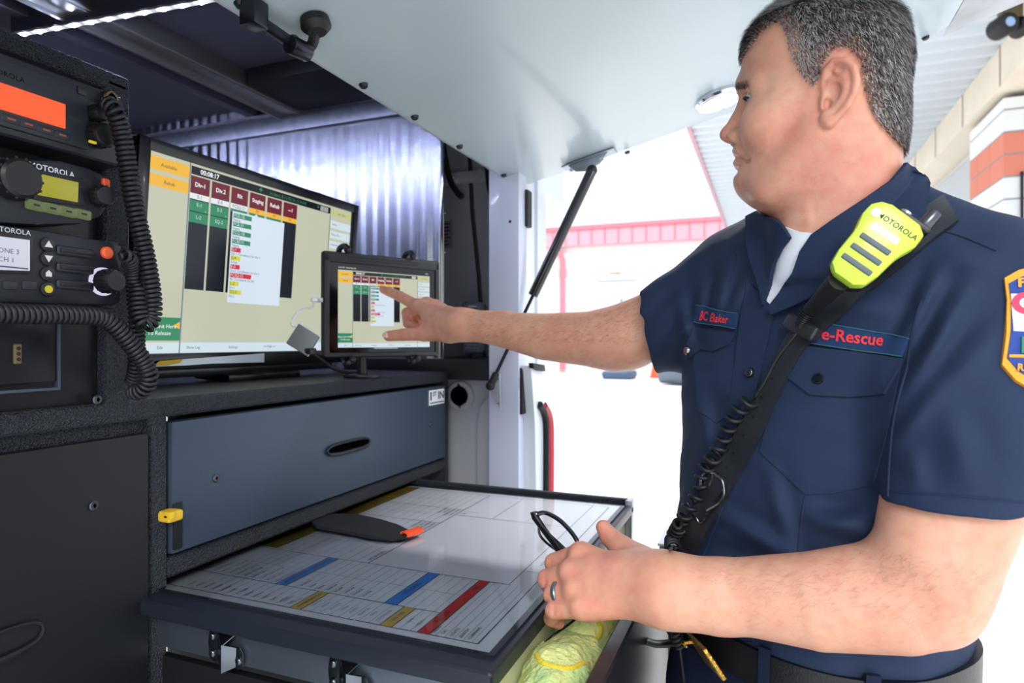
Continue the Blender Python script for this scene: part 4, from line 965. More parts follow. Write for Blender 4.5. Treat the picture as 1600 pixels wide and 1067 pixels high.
def f_head(P):
    q = (P-H0.astype(np.float32))@HR.astype(np.float32)*1000
    ear = mir(q); m = ear.copy(); m[:, 2] += DROOP*np.minimum(m[:, 1], 55)*np.clip((m[:, 0]-20)/40, 0, 1); d = f_cran(q)
    d = smin(d, s_ell(m, (60, 44, -10), (26, 24, 24)), 22)                        # cheeks
    d = smin(d, s_cap(m, (88, 6, 39), (70, 44, 36), 7, 5), 20)                 # brow ridge
    d = smin(d, s_ell(q, (82, 0, -82), (17, 26, 17)), 16)                        # chin
    d = smin(d, s_ell(q, (40, 0, -96), (40, 50, 25)), 22)                        # soft under-chin
    d = smin(d, s_cap(m, (8, 60, -50), (60, 38, -88), 10, 12), 24)               # jaw line
    d = smax(d, -s_ell(m, (94, 30, 22), (13, 16, 11)), 12)                        # eye sockets
    # nose
    n = chain(q, [(84, 0, 27), (93, 0, 6), (105, 0, -16)], [8, 8.5, 9.5]); n = smin(n, s_ell(q, (107.5, 0, -18.5), (10.8, 10, 9.5)), 5)
    n = smin(n, s_ell(m, (96.5, 12.5, -21.5), (11, 6.2, 8)), 5); n = smin(n, s_cap(q, (106, 0, -25), (97, 0, -30), 4.5), 4)
    d = smin(d, n, 8)
    d = smax(d, -s_ell(m, (103, 7.5, -28.5), (7, 2.8, 3.4)), 2.5)
    # mouth
    d = smin(d, s_ell(m, (91, 0, -40), (12, 24, 6.5)), 7); d = smin(d, s_ell(m, (90, 0, -54.5), (12.5, 21, 6.5)), 6)
    d = smax(d, -chain(m, [(106, 0, -47.3), (98, 15, -48), (88, 26, -51), (82, 31, -55), (77, 34, -63)], [1.7, 1.6, 1.5, 1.4, .9]), 2.5)
    d = smax(d, -chain(m, [(97, 19, -24), (88, 29, -38), (80, 35, -52)], [1.2, 1.8, 1.2]), 7)   # smile fold
    d = smax(d, -s_cap(m, (104, 0, -64.5), (92, 18, -64), 2.4), 7)
    # eyelids
    me_ = ear.copy(); me_[:, 2] += DROOP*EC[1]; m_keep = m; m = me_
    c = np.array(EC, np.float32); lid = s_ell(m, EC, (14.2, 14.2, 14.2)); d = smin(d, lid, 4)
    slot = s_box(m, (EC[0]+13, EC[1]+1, EC[2]-3.0), (9, 13, 2.3), r=2.2); d = smax(d, -slot, 2)
    d = smax(d, -s_ell(m, EC, (12.9, 12.9, 12.9)), 1)
    d = smax(d, -s_cap(m, (91.5, 20, 28.5), (82, 46, 28), 1.0), 3)
    m = m_keep
    # ears
    m = ear
    e = s_ell(m, np.mean([ear_pt(1303, 125), ear_pt(1318, 138)], 0), (20, 4.5, 27), None)
    pl = np.array(ear_pt(1310, 135)); nx = np.array([.42, 1, 0]); nx /= np.linalg.norm(nx); tx_ = np.array([1, -.42, 0]); tx_ /= np.linalg.norm(tx_); Re = np.stack([tx_, nx, [0, 0, 1.]], 1)
    e = s_ell(m, pl-nx*1, (19, 4.2, 27), Re)
    e = smax(e, -s_ell(m, pl+nx*4.5+np.array([5, 0, -6]), (9.5, 10, 12), Re), 2)
    e = smax(e, -s_ell(m, pl+nx*4.0+np.array([3, 0, 15]), (10, 6, 7.5), Re), 2)
    e = smin(e, chain(m, HELIX, [2.4, 3.0, 3.6, 4, 4, 4, 4, 3.8, 3.6, 4, 5]), 2.0)
    e = smin(e, chain(m, ANTI, [2.2, 2.8, 3, 3, 2.8]), 3)
    e = smin(e, s_ell(m, ear_pt(1293, 184, 1), (7.5, 4.6, 10)), 5)
    e = smin(e, s_cap(m, ear_pt(1287, 150), ear_pt(1286, 166), 3.6, 3.2), 3)         # tragus
    e = smin(e, s_cap(m, ear_pt(1305, 130, -12), ear_pt(1308, 150, -14), 10, 10), 6)
    e = smax(e, -s_ell(m, ear_pt(1293, 160), (4, 8, 6)), 2)
    d = smin(d, e, 4)
    return d/1000
def cp3(*a): return [pc(*x) for x in a]
# ---------------- far arm and pointing hand
RWR = pc(722, 507, 1.215); RELB = pc(965, 529, 1.065); RSH = pc(1150, 440, .945)
RIDX = cp3((654, 479, 1.300), (625, 463, 1.320), (608, 456, 1.329), (597, 452, 1.333))
RMID = cp3((667, 476, 1.318), (636, 489, 1.345), (637, 505, 1.330), (650, 511, 1.312))
RRNG = cp3((680, 478, 1.335), (652, 497, 1.365), (650, 514, 1.350), (662, 518, 1.330))
RPNK = cp3((692, 484, 1.345), (670, 505, 1.375), (666, 519, 1.362), (677, 521, 1.345))
RTHB = cp3((702, 517, 1.238), (664, 521, 1.268), (629, 523, 1.284), (607, 525, 1.290))
def f_rarm(P):
    d = chain(P, [RSH, RELB], [.052, .047])
    fa = chain(P, [pc(985, 529, 1.05), pc(930, 530, 1.085), pc(850, 526, 1.135), pc(780, 514, 1.18), RWR], [.047, .0475, .0415, .031, .0235])
    d = smin(d, fa, .03)
    d = smin(d, s_cap(P, RWR+np.array([0, .010, 0]), pc(790, 512, 1.19), .019, .028), .02)
    pal = None
    for F_, r0, r1 in ((RIDX, .014, .0150), (RMID, .014, .0150), (RRNG, .013, .014), (RPNK, .012, .013)):
        e = s_cap(P, RWR, F_[0], r0, r1); pal = e if pal is None else smin(pal, e, .012)
    pal = smin(pal, chain(P, [RTHB[0], RTHB[1]], [.0205, .0155]), .02)
    pal = smin(pal, s_cap(P, pc(700, 500, 1.25), pc(676, 500, 1.28), .021, .019), .02)
    pal = smin(pal, s_cap(P, RWR, RTHB[0], .015, .020), .015)
    pal = smin(pal, s_cap(P, RWR, pc(696, 502, 1.25), .0232, .0238), .012)
    d = smin(d, pal, .028)
    for F_, R_ in ((RIDX, (.0122, .0110, .0095, .0078)), (RMID, (.0125, .0115, .0098, .0084)), (RRNG, (.012, .0108, .0093, .008)), (RPNK, (.011, .0095, .0083, .0072)), (RTHB[1:], (.0145, .0122, .0105))):
        e = chain(P, F_, R_, .0015); d = smin(d, e, .005)
    for F_, r in ((RIDX, .0125), (RMID, .0125)): d = smin(d, s_ell(P, F_[0]+np.array([0, -.002, .005]), (r, r, r*.7)), .008)
    # thumb nail flat and knuckle crease
    d = d+.00035*np.sin(P[:, 0]*900)*np.exp(-((np.linalg.norm(P-RTHB[2].astype('f'), axis=1))/.007)**2)
    d = d+.00045*np.sin(P[:, 0]*1100)*np.exp(-((np.linalg.norm(P-RIDX[1].astype('f'), axis=1))/.008)**2)
    return d
# ---------------- near arm and the hand holding the glasses
LSH = pc(1530, 455, .66); LELB = pc(1480, 945, .605); LWR = pc(1045, 920, .715)
LIDX = cp3((908, 866, .795), (866, 880, .825), (876, 905, .845), (893, 917, .850))
LMID = cp3((893, 893, .778), (856, 905, .802), (864, 926, .826), (884, 934, .832))
LRNG = cp3((899, 922, .762), (864, 929, .782), (868, 945, .806), (888, 952, .815))
LPNK = cp3((908, 948, .748), (866, 953, .765), (862, 966, .782), (872, 972, .792))
LTHB = cp3((1005, 878, .775), (972, 857, .808), (952, 838, .828), (943, 824, .834))
def f_larm(P):
    d = chain(P, [LSH, pc(1498, 740, .61), pc(1462, 866, .60)], [.066, .061, .053])
    fa = chain(P, [pc(1446, 926, .607), pc(1400, 930, .618), pc(1280, 938, .645), pc(1150, 930, .688), LWR], [.050, .0530, .0475, .0385, .0325])
    d = smin(d, fa, .018); d = smin(d, s_ell(P, pc(1466, 953, .607), (.022, .022, .018)), .02)
    d = smin(d, s_cap(P, LWR+np.array([0, 0, -.006]), pc(1120, 935, .695), .031, .034), .02)
    pal = None
    for F_, r0, r1 in ((LIDX, .012, .0155), (LMID, .012, .0155), (LRNG, .012, .015), (LPNK, .012, .014)):
        e = s_cap(P, pc(1032, 915, .722), F_[0], r0, r1); pal = e if pal is None else smin(pal, e, .012)
    pal = smin(pal, s_cap(P, pc(1030, 938, .722), pc(925, 947, .748), .018, .0150), .015)
    pal = smin(pal, s_cap(P, pc(985, 905, .748), pc(935, 905, .765), .028, .022), .02)
    pal = smin(pal, s_cap(P, LWR, pc(985, 907, .745), .0290, .0265), .02)
    pal = smin(pal, chain(P, [pc(1030, 900, .735), LTHB[0], LTHB[1]], [.022, .0195, .0155]), .018)
    d = smin(d, pal, .028)
    for F_, R_ in ((LIDX, (.0138, .0125, .0105, .009)), (LMID, (.0140, .0128, .0108, .0092)), (LRNG, (.0135, .0120, .0100, .0088)), (LPNK, (.0125, .0108, .0095, .0085)), (LTHB[1:], (.0150, .0125, .0098))):
        d = smin(d, chain(P, F_, R_, .002), .0045)
    for F_, r in ((LIDX, .0125), (LMID, .0135), (LRNG, .013), (LPNK, .0115)): d = smin(d, s_ell(P, F_[0]+np.array([-.001, -.007, .003]), (r*.75, r*.4, r*.6)), .012)
    for F_ in (LIDX, LMID, LRNG, LPNK):
        d = d+.0005*np.sin(P[:, 0]*800)*np.exp(-((np.linalg.norm(P-F_[1].astype('f')-np.array([0, -.01, 0], 'f'), axis=1))/.009)**2)
    return d
# ---------------- torso (body axes)
BL = np.array([.465, -.885, 0]); BL /= np.linalg.norm(BL); BF = np.array([-BL[1]*-1, 0, 0]); BF = np.array([BL[1], -BL[0], 0])
ROWS = np.array([[.17, .405, .80, .10, .06], [.12, .405, .805, .155, .092], [.05, .402, .812, .185, .115], [-.05, .400, .815, .190, .134], [-.15, .396, .815, .178, .138], [-.25, .384, .812, .168, .140], [-.35, .374, .812, .166, .140], [-.50, .374, .812, .170, .138]])[::-1]
def f_trunk(P, g_=0.):
    u = P[:, 2]; z = np.clip(u, ROWS[0, 0], ROWS[-1, 0]); cx, cf, w, dp = [np.interp(z, ROWS[:, 0], ROWS[:, k]) for k in (1, 2, 3, 4)]
    a = (P[:, 0]-cx)*BL[0]+(P[:, 1]-cf)*BL[1]; b = (P[:, 0]-cx)*BF[0]+(P[:, 1]-cf)*BF[1]
    k = (np.abs(a/(w+g_))**2.4+np.abs(b/(dp+g_))**2.4)**(1/2.4); d = (k-1)*(dp+g_)*.9
    return smax(d, u-(.165+g_), .05)
NB = pc(1325, 345, .80)
RS = pc(1155, 445, .935); LS = pc(1530, 462, .665)
rdir = (pc(1010, 530, 1.03)-RS); rdir /= np.linalg.norm(rdir)
RIDGES = []
def ridge(a, b, d0_, d1_, w_, amp): RIDGES.append((pc(*a, d0_).astype('f'), pc(*b, d1_).astype('f'), w_, amp))
for a_ in ((1425, 590, 1520, 440, .62, .60, .010, .0055), (1398, 640, 1490, 505, .62, .60, .009, .0050), (1440, 640, 1575, 500, .60, .58, .013, .0050), (1410, 545, 1470, 420, .64, .62, .009, .0045), (1395, 700, 1470, 600, .62, .58, .009, .004),
           (1245, 800, 1395, 842, .70, .66, .011, .006), (1120, 800, 1250, 880, .78, .70, .010, .0055), (1200, 735, 1236, 860, .74, .70, .010, .004), (1290, 822, 1395, 795, .68, .66, .012, .006), (1090, 880, 1200, 900, .80, .74, .012, .005), (1150, 930, 1330, 960, .76, .70, .012, .005),
           (1100, 432, 1086, 520, .90, .88, .008, .0045), (1142, 408, 1112, 500, .88, .87, .009, .0050), (1172, 430, 1135, 490, .86, .86, .007, .004), (1062, 460, 1080, 560, .92, .90, .010, .0050), (1010, 520, 1070, 460, .98, .93, .009, .0050), (1030, 560, 1078, 500, .98, .93, .008, .0045), (990, 500, 1040, 450, 1.0, .96, .008, .004),
           (1085, 600, 1130, 760, .88, .82, .012, .0045), (1100, 660, 1075, 860, .86, .84, .010, .004), (1300, 470, 1400, 490, .68, .64, .012, .004), (1470, 400, 1560, 420, .60, .58, .012, .004), (1480, 640, 1520, 760, .56, .54, .013, .004), (1420, 700, 1440, 770, .57, .56, .010, .003)): ridge((a_[0], a_[1]), (a_[2], a_[3]), a_[4], a_[5], a_[6], a_[7])
def folds(P, amp=1.):
    w_ = wave(P, 50, .0022, 3)+wave(P, 130, .0008, 5)
    U = np.stack([P[:, 0]/P[:, 1], P[:, 2]/P[:, 1]], 1)
    for a, b, s_, am in RIDGES:
        a2 = np.array([a[0]/a[1], a[2]/a[1]]); b2 = np.array([b[0]/b[1], b[2]/b[1]]); mid_ = (a2+b2)/2; R2 = np.linalg.norm(b2-a2)/2+s_*5
        m = (((U-mid_)**2).sum(1) < R2*R2) & (np.abs(P[:, 1]-(a[1]+b[1])/2) < .22)
        if m.any():
            Q_ = U[m]; ba = b2-a2; t = ((Q_-a2)@ba)/float(ba@ba); tc_ = np.clip(t, 0, 1); e_ = Q_-a2-tc_[:, None]*ba; r = np.linalg.norm(e_, axis=1)*P[m, 1]
            sg_ = np.sign(ba[0]*e_[:, 1]-ba[1]*e_[:, 0])
            w_[m] -= am*1.25*(np.exp(-(r/s_)**2)-.55*np.exp(-((r-1.7*s_)/s_)**2)*(sg_ > 0))*(.25+.75*np.sin(np.pi*tc_))*np.clip(1-np.abs(t-tc_)*3, 0, 1)
    return w_
def f_shirt(P):
    d = f_trunk(P, .006)
    d = smin(d, s_cap(P, NB, LS, .058, .070), .045); d = smin(d, s_cap(P, NB, RS, .060, .068), .05)
    rs = chain(P, [RS, pc(1072, 500, .985), pc(985, 535, 1.05)], [.072, .071, .060], .03)
    e = (P-pc(1022, 535, 1.02).astype('f'))@rdir.astype('f')
    e2 = np.array([-.93, .25, -.20]); e2 /= np.linalg.norm(e2)
    e = (P-pc(1014, 528, 1.02).astype('f'))@e2.astype('f')
    rs = smax(rs, e, .004); rs = smax(rs, -np.maximum(chain(P, [RS, pc(1072, 500, .985), pc(965, 538, 1.07)], [.040, .060, .0565]), -(e+.06)), .002)
    d = smin(d, rs, .035)
    ls = chain(P, [LS, pc(1510, 640, .625), pc(1493, 830, .60)], [.079, .076, .0705], .03)
    hz_ = np.array([.06, 0, -1.]); hz_ /= np.linalg.norm(hz_)
    e = (P-pc(1495, 776, .605).astype('f'))@hz_.astype('f'); ls = smax(ls, e, .004)
    ls = smax(ls, -np.maximum(chain(P, [LS, pc(1510, 640, .625), pc(1496, 850, .60)], [.03, .06, .0685]), -(e+.05)), .002)
    d = smin(d, ls, .022)
    d = d+folds(P)
    d = smax(d, -(P[:, 2]+.352), .004)
    # neck hole and open throat
    d = smax(d, -s_cap(P, pc(1325, 345, .795), pc(1318, 150, .79), .062, .072), .01)
    return d
def f_body(P):                                          # hidden trunk and legs, keeps the figure whole
    d = smax(smax(f_trunk(P, -.012), -(P[:, 2]+.52), .02), P[:, 2]-.08, .02)
    d = smin(d, s_cap(P, NB-np.array([0, 0, .05]), LS, .035, .05), .05); d = smin(d, s_cap(P, NB-np.array([0, 0, .05]), RS, .035, .045), .05)
    return d
import time as _t
t0 = _t.time()
def bounds(pts, m): a = np.array(pts); return a.min(0)-m, a.max(0)+m
LIMK = 1.5
Vh, Qh = mesh_sdf(f_head, *bounds([h2c((.125, 0, 0)), h2c((-.09, .1, .13)), h2c((-.09, -.1, -.20)), h2c((.06, .1, -.2)), h2c((.06, -.1, .1))], .012), .0019)
LIMK = 1.2
Vr, Qr = mesh_sdf(f_rarm, *bounds([RSH, RWR, RIDX[3], RPNK[1], RTHB[3], RELB], .056), .0021)
Vl, Ql = mesh_sdf(f_larm, *bounds([LSH, LWR, LELB, LMID[1], LPNK[3], LTHB[3], LIDX[3]], .066), .0021)
Vb, Qb = mesh_sdf(f_body, (.1, .45, -.55), (.7, 1.15, .25), .012)
off = np.cumsum([0, len(Vh), len(Vr), len(Vl)])
V = np.concatenate([Vh, Vr, Vl, Vb]); Q = np.concatenate([Qh, Qr+off[1], Ql+off[2], Qb+off[3]])
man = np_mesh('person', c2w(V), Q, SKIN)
tag(man, 'man in a navy uniform shirt, one hand on the tablet, the other holding glasses', 'person')
# colour variation of the skin: flushed cheeks, ears, knuckles and tips; stubble; brow
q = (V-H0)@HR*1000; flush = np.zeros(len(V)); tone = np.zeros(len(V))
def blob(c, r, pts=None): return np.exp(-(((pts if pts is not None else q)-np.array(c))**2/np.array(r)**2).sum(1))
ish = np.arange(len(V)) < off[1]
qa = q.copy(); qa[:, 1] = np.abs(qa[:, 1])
flush += ish*(.30*blob((34, 60, -40), (34, 40, 30), qa)+.25*blob((112, 0, -20), (14, 14, 12), qa)+.35*blob((-15, 85, 15), (28, 18, 45), qa)+.42*blob((-10, 50, -95), (62, 60, 48), qa)+.2*blob((60, 0, 60), (40, 50, 30), qa)+.35*blob((100, 0, -48), (9, 22, 8), qa))  # jaw and neck redder and darker
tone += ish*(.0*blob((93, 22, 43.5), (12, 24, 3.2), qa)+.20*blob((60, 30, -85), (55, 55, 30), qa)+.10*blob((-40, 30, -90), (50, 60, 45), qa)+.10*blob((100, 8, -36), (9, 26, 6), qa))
for L_, rr_2 in ((RIDX, .012), (RMID, .012), (LIDX, .013), (LMID, .013), (LRNG, .013), (LPNK, .012), (RTHB, .012), (LTHB, .012)):
    for k in range(4): flush += .30*np.exp(-((V-L_[k])**2).sum(1)/rr_2**2)
flush += .35*np.exp(-((V-pc(1490, 970, .6))**2).sum(1)/.03**2)+.22*np.clip(1-np.linalg.norm(V-pc(660, 500, 1.28), axis=1)/.10, 0, 1)**.5+.28*np.clip(1-np.linalg.norm(V-pc(920, 915, .77), axis=1)/.11, 0, 1)**.5
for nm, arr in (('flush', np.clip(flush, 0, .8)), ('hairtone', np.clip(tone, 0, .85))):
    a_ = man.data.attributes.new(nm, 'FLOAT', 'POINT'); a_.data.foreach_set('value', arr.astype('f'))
# eyes
EYEW = M('eye_white', 'e6e0dc', .15); IRIS = M('iris', '3d4a55', .1)
for s in (1, -1):
    c = Vector(c2w(h2c(np.array([EC[0], s*EC[1], EC[2]-DROOP*EC[1]])/1000)[None])[0]); g = G(); g.sphere(c, .0121, seg=24); ey = g.build('eye', EYEW, man, 180)
    dr_ = np.array([.93, s*.02, -.36]); dr_ = Vector(c2w((dr_@HR.T)[None])[0]).normalized()
    g = G(); g.lathe([(.0112, .0060), (.0121, .0052), (.0125, .0001)], c, dr_, 20); g.build('iris', IRIS, ey)
def dark_tube(name, pts, r, mat, parent):
    g = G(); g.tube([Vector(c2w(h2c(np.array(p)/1000)[None])[0]) for p in smooth_path(pts, 5)], r, 6); return g.build(name, mat, parent, 180)
LASH = M('lash_dark', '2b211e', .6)
for s in (1, -1):
    L_ = [(EC[0]+9.5, s*20.5, EC[2]-1.8), (EC[0]+13.6, s*26, EC[2]+.6), (EC[0]+14.6, s*31, EC[2]+.4), (EC[0]+12.6, s*37.5, EC[2]-1.2), (EC[0]+8.5, s*42.5, EC[2]-4.0)]
    L_ = [(a, b, c-DROOP*31) for a, b, c in L_]
    dark_tube('upper_lashes', L_, [.0013]*21, LASH, man)
def strands(name, root, nr, tg, L, wd, mats, mi, parent, lift=.35):
    N = len(root); sd = np.cross(tg, nr); a = root-nr*.0004; b = root+nr*(lift*L)+tg*L*.45; c = root+nr*(lift*1.2*L)+tg*L
    SV = np.stack([a-sd*wd, a+sd*wd, b-sd*wd, b+sd*wd, c-sd*wd*.3, c+sd*wd*.3], 1); F_ = (np.arange(N)[:, None, None]*6+np.array([[0, 1, 3, 2], [2, 3, 5, 4]])[None]).reshape(-1, 4)
    o = np_mesh(name, c2w(SV.reshape(-1, 3)), F_, mats, parent, mi); return tag(o, kind='stuff')
rb_ = np.random.RandomState(2); hq = (Vh-H0)@HR*1000
for s in (1, -1):
    m = np.where((hq[:, 0] > 74) & (hq[:, 1]*s > 8) & (hq[:, 1]*s < 46) & (np.abs(hq[:, 2]-(36-DROOP*hq[:, 1]*s-.0035*(hq[:, 1]*s-25)**2*.5)) < 3.8))[0]
    k = rb_.choice(m, 420); e_ = .0008; r0 = Vh[k]+rb_.normal(size=(420, 3))*.0006
    g0 = np.stack([f_head((r0+np.eye(3)[i]*e_).astype('f'))-f_head((r0-np.eye(3)[i]*e_).astype('f')) for i in range(3)], 1); g0 /= np.linalg.norm(g0, axis=1)[:, None]
    t = (np.array([-.35, s*.9, .25])@HR.T)[None]+rb_.normal(size=(420, 3))*.2; t -= g0*(t*g0).sum(1)[:, None]; t /= np.linalg.norm(t, axis=1)[:, None]
    strands('eyebrow', r0, g0, t, (.005+.003*rb_.rand(420))[:, None], .00016, M('brow_hair', '4a352c', .6), None, man, .15)
# ---------------- hair: short strands over a thin base
hp_ = [head_px(x, y, .055) for x, y in ((1160, 70), (1173, 62), (1190, 45), (1222, 34), (1232, 62), (1238, 92), (1252, 118), (1270, 140), (1280, 128), (1282, 108), (1300, 84), (1326, 82), (1344, 104), (1350, 140), (1357, 165), (1366, 184), (1384, 200), (1408, 214), (1470, 214), (1470, -90), (1130, -90), (1150, 60))]
hp_ = np.array(hp_)*1000
def in_poly(x, z, poly):
    r = np.zeros(len(x), bool); n = len(poly)
    for i in range(n):
        x0, z0 = poly[i]; x1, z1 = poly[(i+1) % n]
        c = ((z0 > z) != (z1 > z)) & (x < (x1-x0)*(z-z0)/((z1-z0) if z1 != z0 else 1e-9)+x0); r ^= c
    return r
rs_ = np.random.RandomState(4)
def pdist(x, z, poly):
    d = np.full(len(x), 1e9)
    for i in range(len(poly)):
        a = poly[i]; b = poly[(i+1) % len(poly)]; ab = b-a; t = np.clip(((x-a[0])*ab[0]+(z-a[1])*ab[1])/(ab@ab), 0, 1); d = np.minimum(d, np.hypot(x-a[0]-t*ab[0], z-a[1]-t*ab[1]))
    return d
def f_hair(P):
    q = (P-H0.astype(np.float32))@HR.astype(np.float32)*1000
    x, z = q[:, 0].astype(float), q[:, 2].astype(float); ins = in_poly(x, z, hp_); dd = pdist(x, z, hp_); sd = np.where(ins, dd, -dd)
    thick = np.clip((sd-4)*.13, -3, 3.4)+np.clip((z-60)*.05, 0, 2.2)*(sd > 0)
    return ((f_cran(q)-thick)+wave(P, 500, .5, 8)).astype(np.float32)/1000
Vq, Qq = mesh_sdf(lambda P: f_hair(P), *bounds([h2c((.1, .09, .135)), h2c((-.095, -.09, -.06)), h2c((-.095, .09, .13)), h2c((.1, -.09, -.06))], .006), .0028)
qq = (Vq-H0)@HR*1000; sd_ = np.where(in_poly(qq[:, 0], qq[:, 2], hp_), 1, -1)*pdist(qq[:, 0], qq[:, 2], hp_)
keep = sd_ > 13.
Qk = Qq[keep[Qq].all(1)]; used = np.unique(Qk); rm = -np.ones(len(Vq), int); rm[used] = np.arange(len(used))
HB = M('hair_base', '3a3433', .75, bump=.6, bscale=600, var=.35, vscale=60)
hair = np_mesh('hair', c2w(Vq[used]), rm[Qk], HB, man)
# strands
HM = [M('hair_dark', '3c3636', .4), M('hair_mid', '756e6c', .4), M('hair_grey', 'c2bcb8', .4)]
# sample points on the skull surface of the hair region
fc = Vh[Qh]; cen = fc.mean(1); ar = np.linalg.norm(np.cross(fc[:, 2]-fc[:, 0], fc[:, 3]-fc[:, 1]), axis=1)
qc = (cen-H0)@HR*1000; qs = f_cran(qc.astype('f')); sdc = np.where(in_poly(qc[:, 0], qc[:, 2], hp_), 1, -1)*pdist(qc[:, 0], qc[:, 2], hp_)
ok = (np.abs(qs) < 3) & (sdc > -2.0) & (qc[:, 2] > -75)
pr_ = ar*ok*(1+.8*(qc[:, 1] > -20)); pr_ /= pr_.sum()
NS = 36000
pk = rs_.choice(len(Qh), NS, p=pr_); w4 = rs_.dirichlet([1, 1, 1, 1], NS); root = (fc[pk]*w4[:, :, None]).sum(1)
nr = np.cross(fc[pk, 2]-fc[pk, 0], fc[pk, 3]-fc[pk, 1]); nr /= np.linalg.norm(nr, axis=1)[:, None]
oc = h2c((0, 0, .03)); sg = np.sign(((root-oc)*nr).sum(1)); nr *= sg[:, None]
ql_ = qc[pk]; sdr = sdc[pk]
comb = np.stack([np.where(ql_[:, 2] > 95, .9, -.35), np.zeros(NS), np.where(ql_[:, 2] > 95, -.1, -1.)], 1)@HR.T
comb = comb+rs_.normal(size=(NS, 3))*.30; tg_ = comb-nr*(comb*nr).sum(1)[:, None]; tg_ /= np.linalg.norm(tg_, axis=1)[:, None]
Ln = (.004+.0075*np.clip((sdr+2)/26, 0, 1)+.006*np.clip((ql_[:, 2]-70)/40, 0, 1))*(.75+.5*rs_.rand(NS))
P0 = root-nr*.0006; P1 = root+nr*(.0032+.25*Ln)[:, None]*.9+tg_*(Ln*.40)[:, None]; P2 = root+nr*(.0036+.34*Ln)[:, None]+tg_*(Ln)[:, None]
sd3 = np.cross(tg_, nr); wd = (.00022+.00012*rs_.rand(NS))[:, None]
SV = np.stack([P0-sd3*wd, P0+sd3*wd, P1-sd3*wd, P1+sd3*wd, P2-sd3*wd*.3, P2+sd3*wd*.3, ], 1)
SV2 = np.stack([P0-nr*wd, P1-nr*wd, P1+nr*wd*1.2, P0+nr*wd], 1)
SF = np.array([[0, 1, 3, 2], [2, 3, 5, 4]])
Qs = (np.arange(NS)[:, None, None]*6+SF[None]).reshape(-1, 4)
grey = .18+.75*np.exp(-(((ql_[:, 0]-45)/34)**2+((ql_[:, 2]-45)/42)**2))+.35*np.exp(-(((ql_[:, 0]+30)/25)**2+((ql_[:, 2]+35)/30)**2))
rnd = rs_.rand(NS); mi = np.where(rnd < grey*.8, 2, np.where(rnd < grey+.30, 1, 0))
st_ = np_mesh('hair_strands', c2w(SV.reshape(-1, 3)), Qs, HM, hair, np.repeat(mi, 2)); tag(st_, kind='stuff')
# fine hair on both forearms
def arm_hair(V_, Q_, sel, N, parent, ln=.008):
    f4 = V_[Q_]; c = f4.mean(1); nrm_ = np.cross(f4[:, 2]-f4[:, 0], f4[:, 3]-f4[:, 1]); a_ = np.linalg.norm(nrm_, axis=1); nrm_ /= a_[:, None]; p = a_*sel(c); p /= p.sum()
    k = rs_.choice(len(Q_), N, p=p); r0 = c[k]; n0 = nrm_[k]; return k, r0, n0
HAIRA = M('arm_hair', '7d5233', .5)
def do_arm(V_, Q_, f, sel, N, axis, name, wd_):
    k, r0, n0 = arm_hair(V_, Q_, sel, N, None); e = .001
    g0 = np.stack([f((r0+np.eye(3)[i]*e).astype('f'))-f((r0-np.eye(3)[i]*e).astype('f')) for i in range(3)], 1); g0 /= np.linalg.norm(g0, axis=1)[:, None]
    t = np.array(axis)[None]+rs_.normal(size=(N, 3))*.35; t -= g0*(t*g0).sum(1)[:, None]; t /= np.linalg.norm(t, axis=1)[:, None]
    L = (.005+.006*rs_.rand(N))[:, None]; s = np.cross(t, g0); w = wd_
    a = r0-g0*.0003; b = r0+g0*.0012+t*L*.5; c = r0+g0*.0016+t*L
    SV = np.stack([a-s*w, a+s*w, b-s*w, b+s*w, c-s*w*.3, c+s*w*.3], 1); Qs = (np.arange(N)[:, None, None]*6+SF[None]).reshape(-1, 4)
    o = np_mesh(name, c2w(SV.reshape(-1, 3)), Qs, HAIRA, man); tag(o, kind='stuff')
do_arm(Vr, Qr, f_rarm, lambda c: ((c[:, 0] > -.08) & (c[:, 0] < .2) & (c[:, 1] < 1.2)).astype(float)*(.15+(c[:, 2] > .0)), 3600, (-.8, .2, -.35), 'arm_hair', .00007)
do_arm(Vl, Ql, f_larm, lambda c: ((c[:, 0] > .19) & (c[:, 0] < .44) & (c[:, 2] < -.19)).astype(float)*(.3+(c[:, 2] > -.25)), 3000, (-.8, .2, -.35), 'arm_hair', .00004)
print('SKIN', _t.time()-t0, len(V))

NAIL = M('fingernail', 'e3b3a6', .3, coat=.3)
for c_, n_, u_, sz in ((RTHB[3]+np.array([-.0035, -.0095, .002]), (0, -1, .25), (-1, 0, 0), (.0075, .0062)), (RIDX[3]+np.array([-.001, -.001, .0068]), (0, -.3, 1), (-1, .2, -.1), (.005, .004))):
    T_ = frame(Vector(c2w(c_[None])[0]), Vector(c2w(np.array([u_], float))[0]), Vector(c2w(np.cross(np.array([n_], float), np.array([u_], float)))[0])); g = G(T_); g.sphere((0, 0, 0), 1., seg=16, scale=(sz[0], sz[1], .0014)); g.build('fingernail', NAIL, man)
# ================================================================== clothing
NAVY = M('navy_cloth', '222f48', .78, bump=.25, bscale=900, var=.10, vscale=12, spec=.25)
NAVY2 = M('navy_trim', '202c45', .75, bump=.25, bscale=900, spec=.25)
NAVYP = M('navy_trousers', '141d33', .8, bump=.25, bscale=900, spec=.2)
SEAM = M('navy_thread', '14223f', .8)
Vs, Qs_ = mesh_sdf(f_shirt, (.02, .42, -.43), (.68, 1.18, .26), .0034)
shirt = np_mesh('uniform_shirt', c2w(Vs), Qs_, NAVY, man)
BV = BVHTree.FromPolygons([tuple(v) for v in c2w(Vs)], [tuple(q_) for q_ in Qs_])
def hit(px, py, off=0., dflt=.7, bv=None):
    d = Vector(ray(px, py)).normalized(); loc, n, i, t = (bv or BV).ray_cast(Vector((0, 0, 0)), d)
    if loc is None: return at(px, py, dflt), -d
    if n.dot(d) > 0: n = -n
    return loc+n*off, n
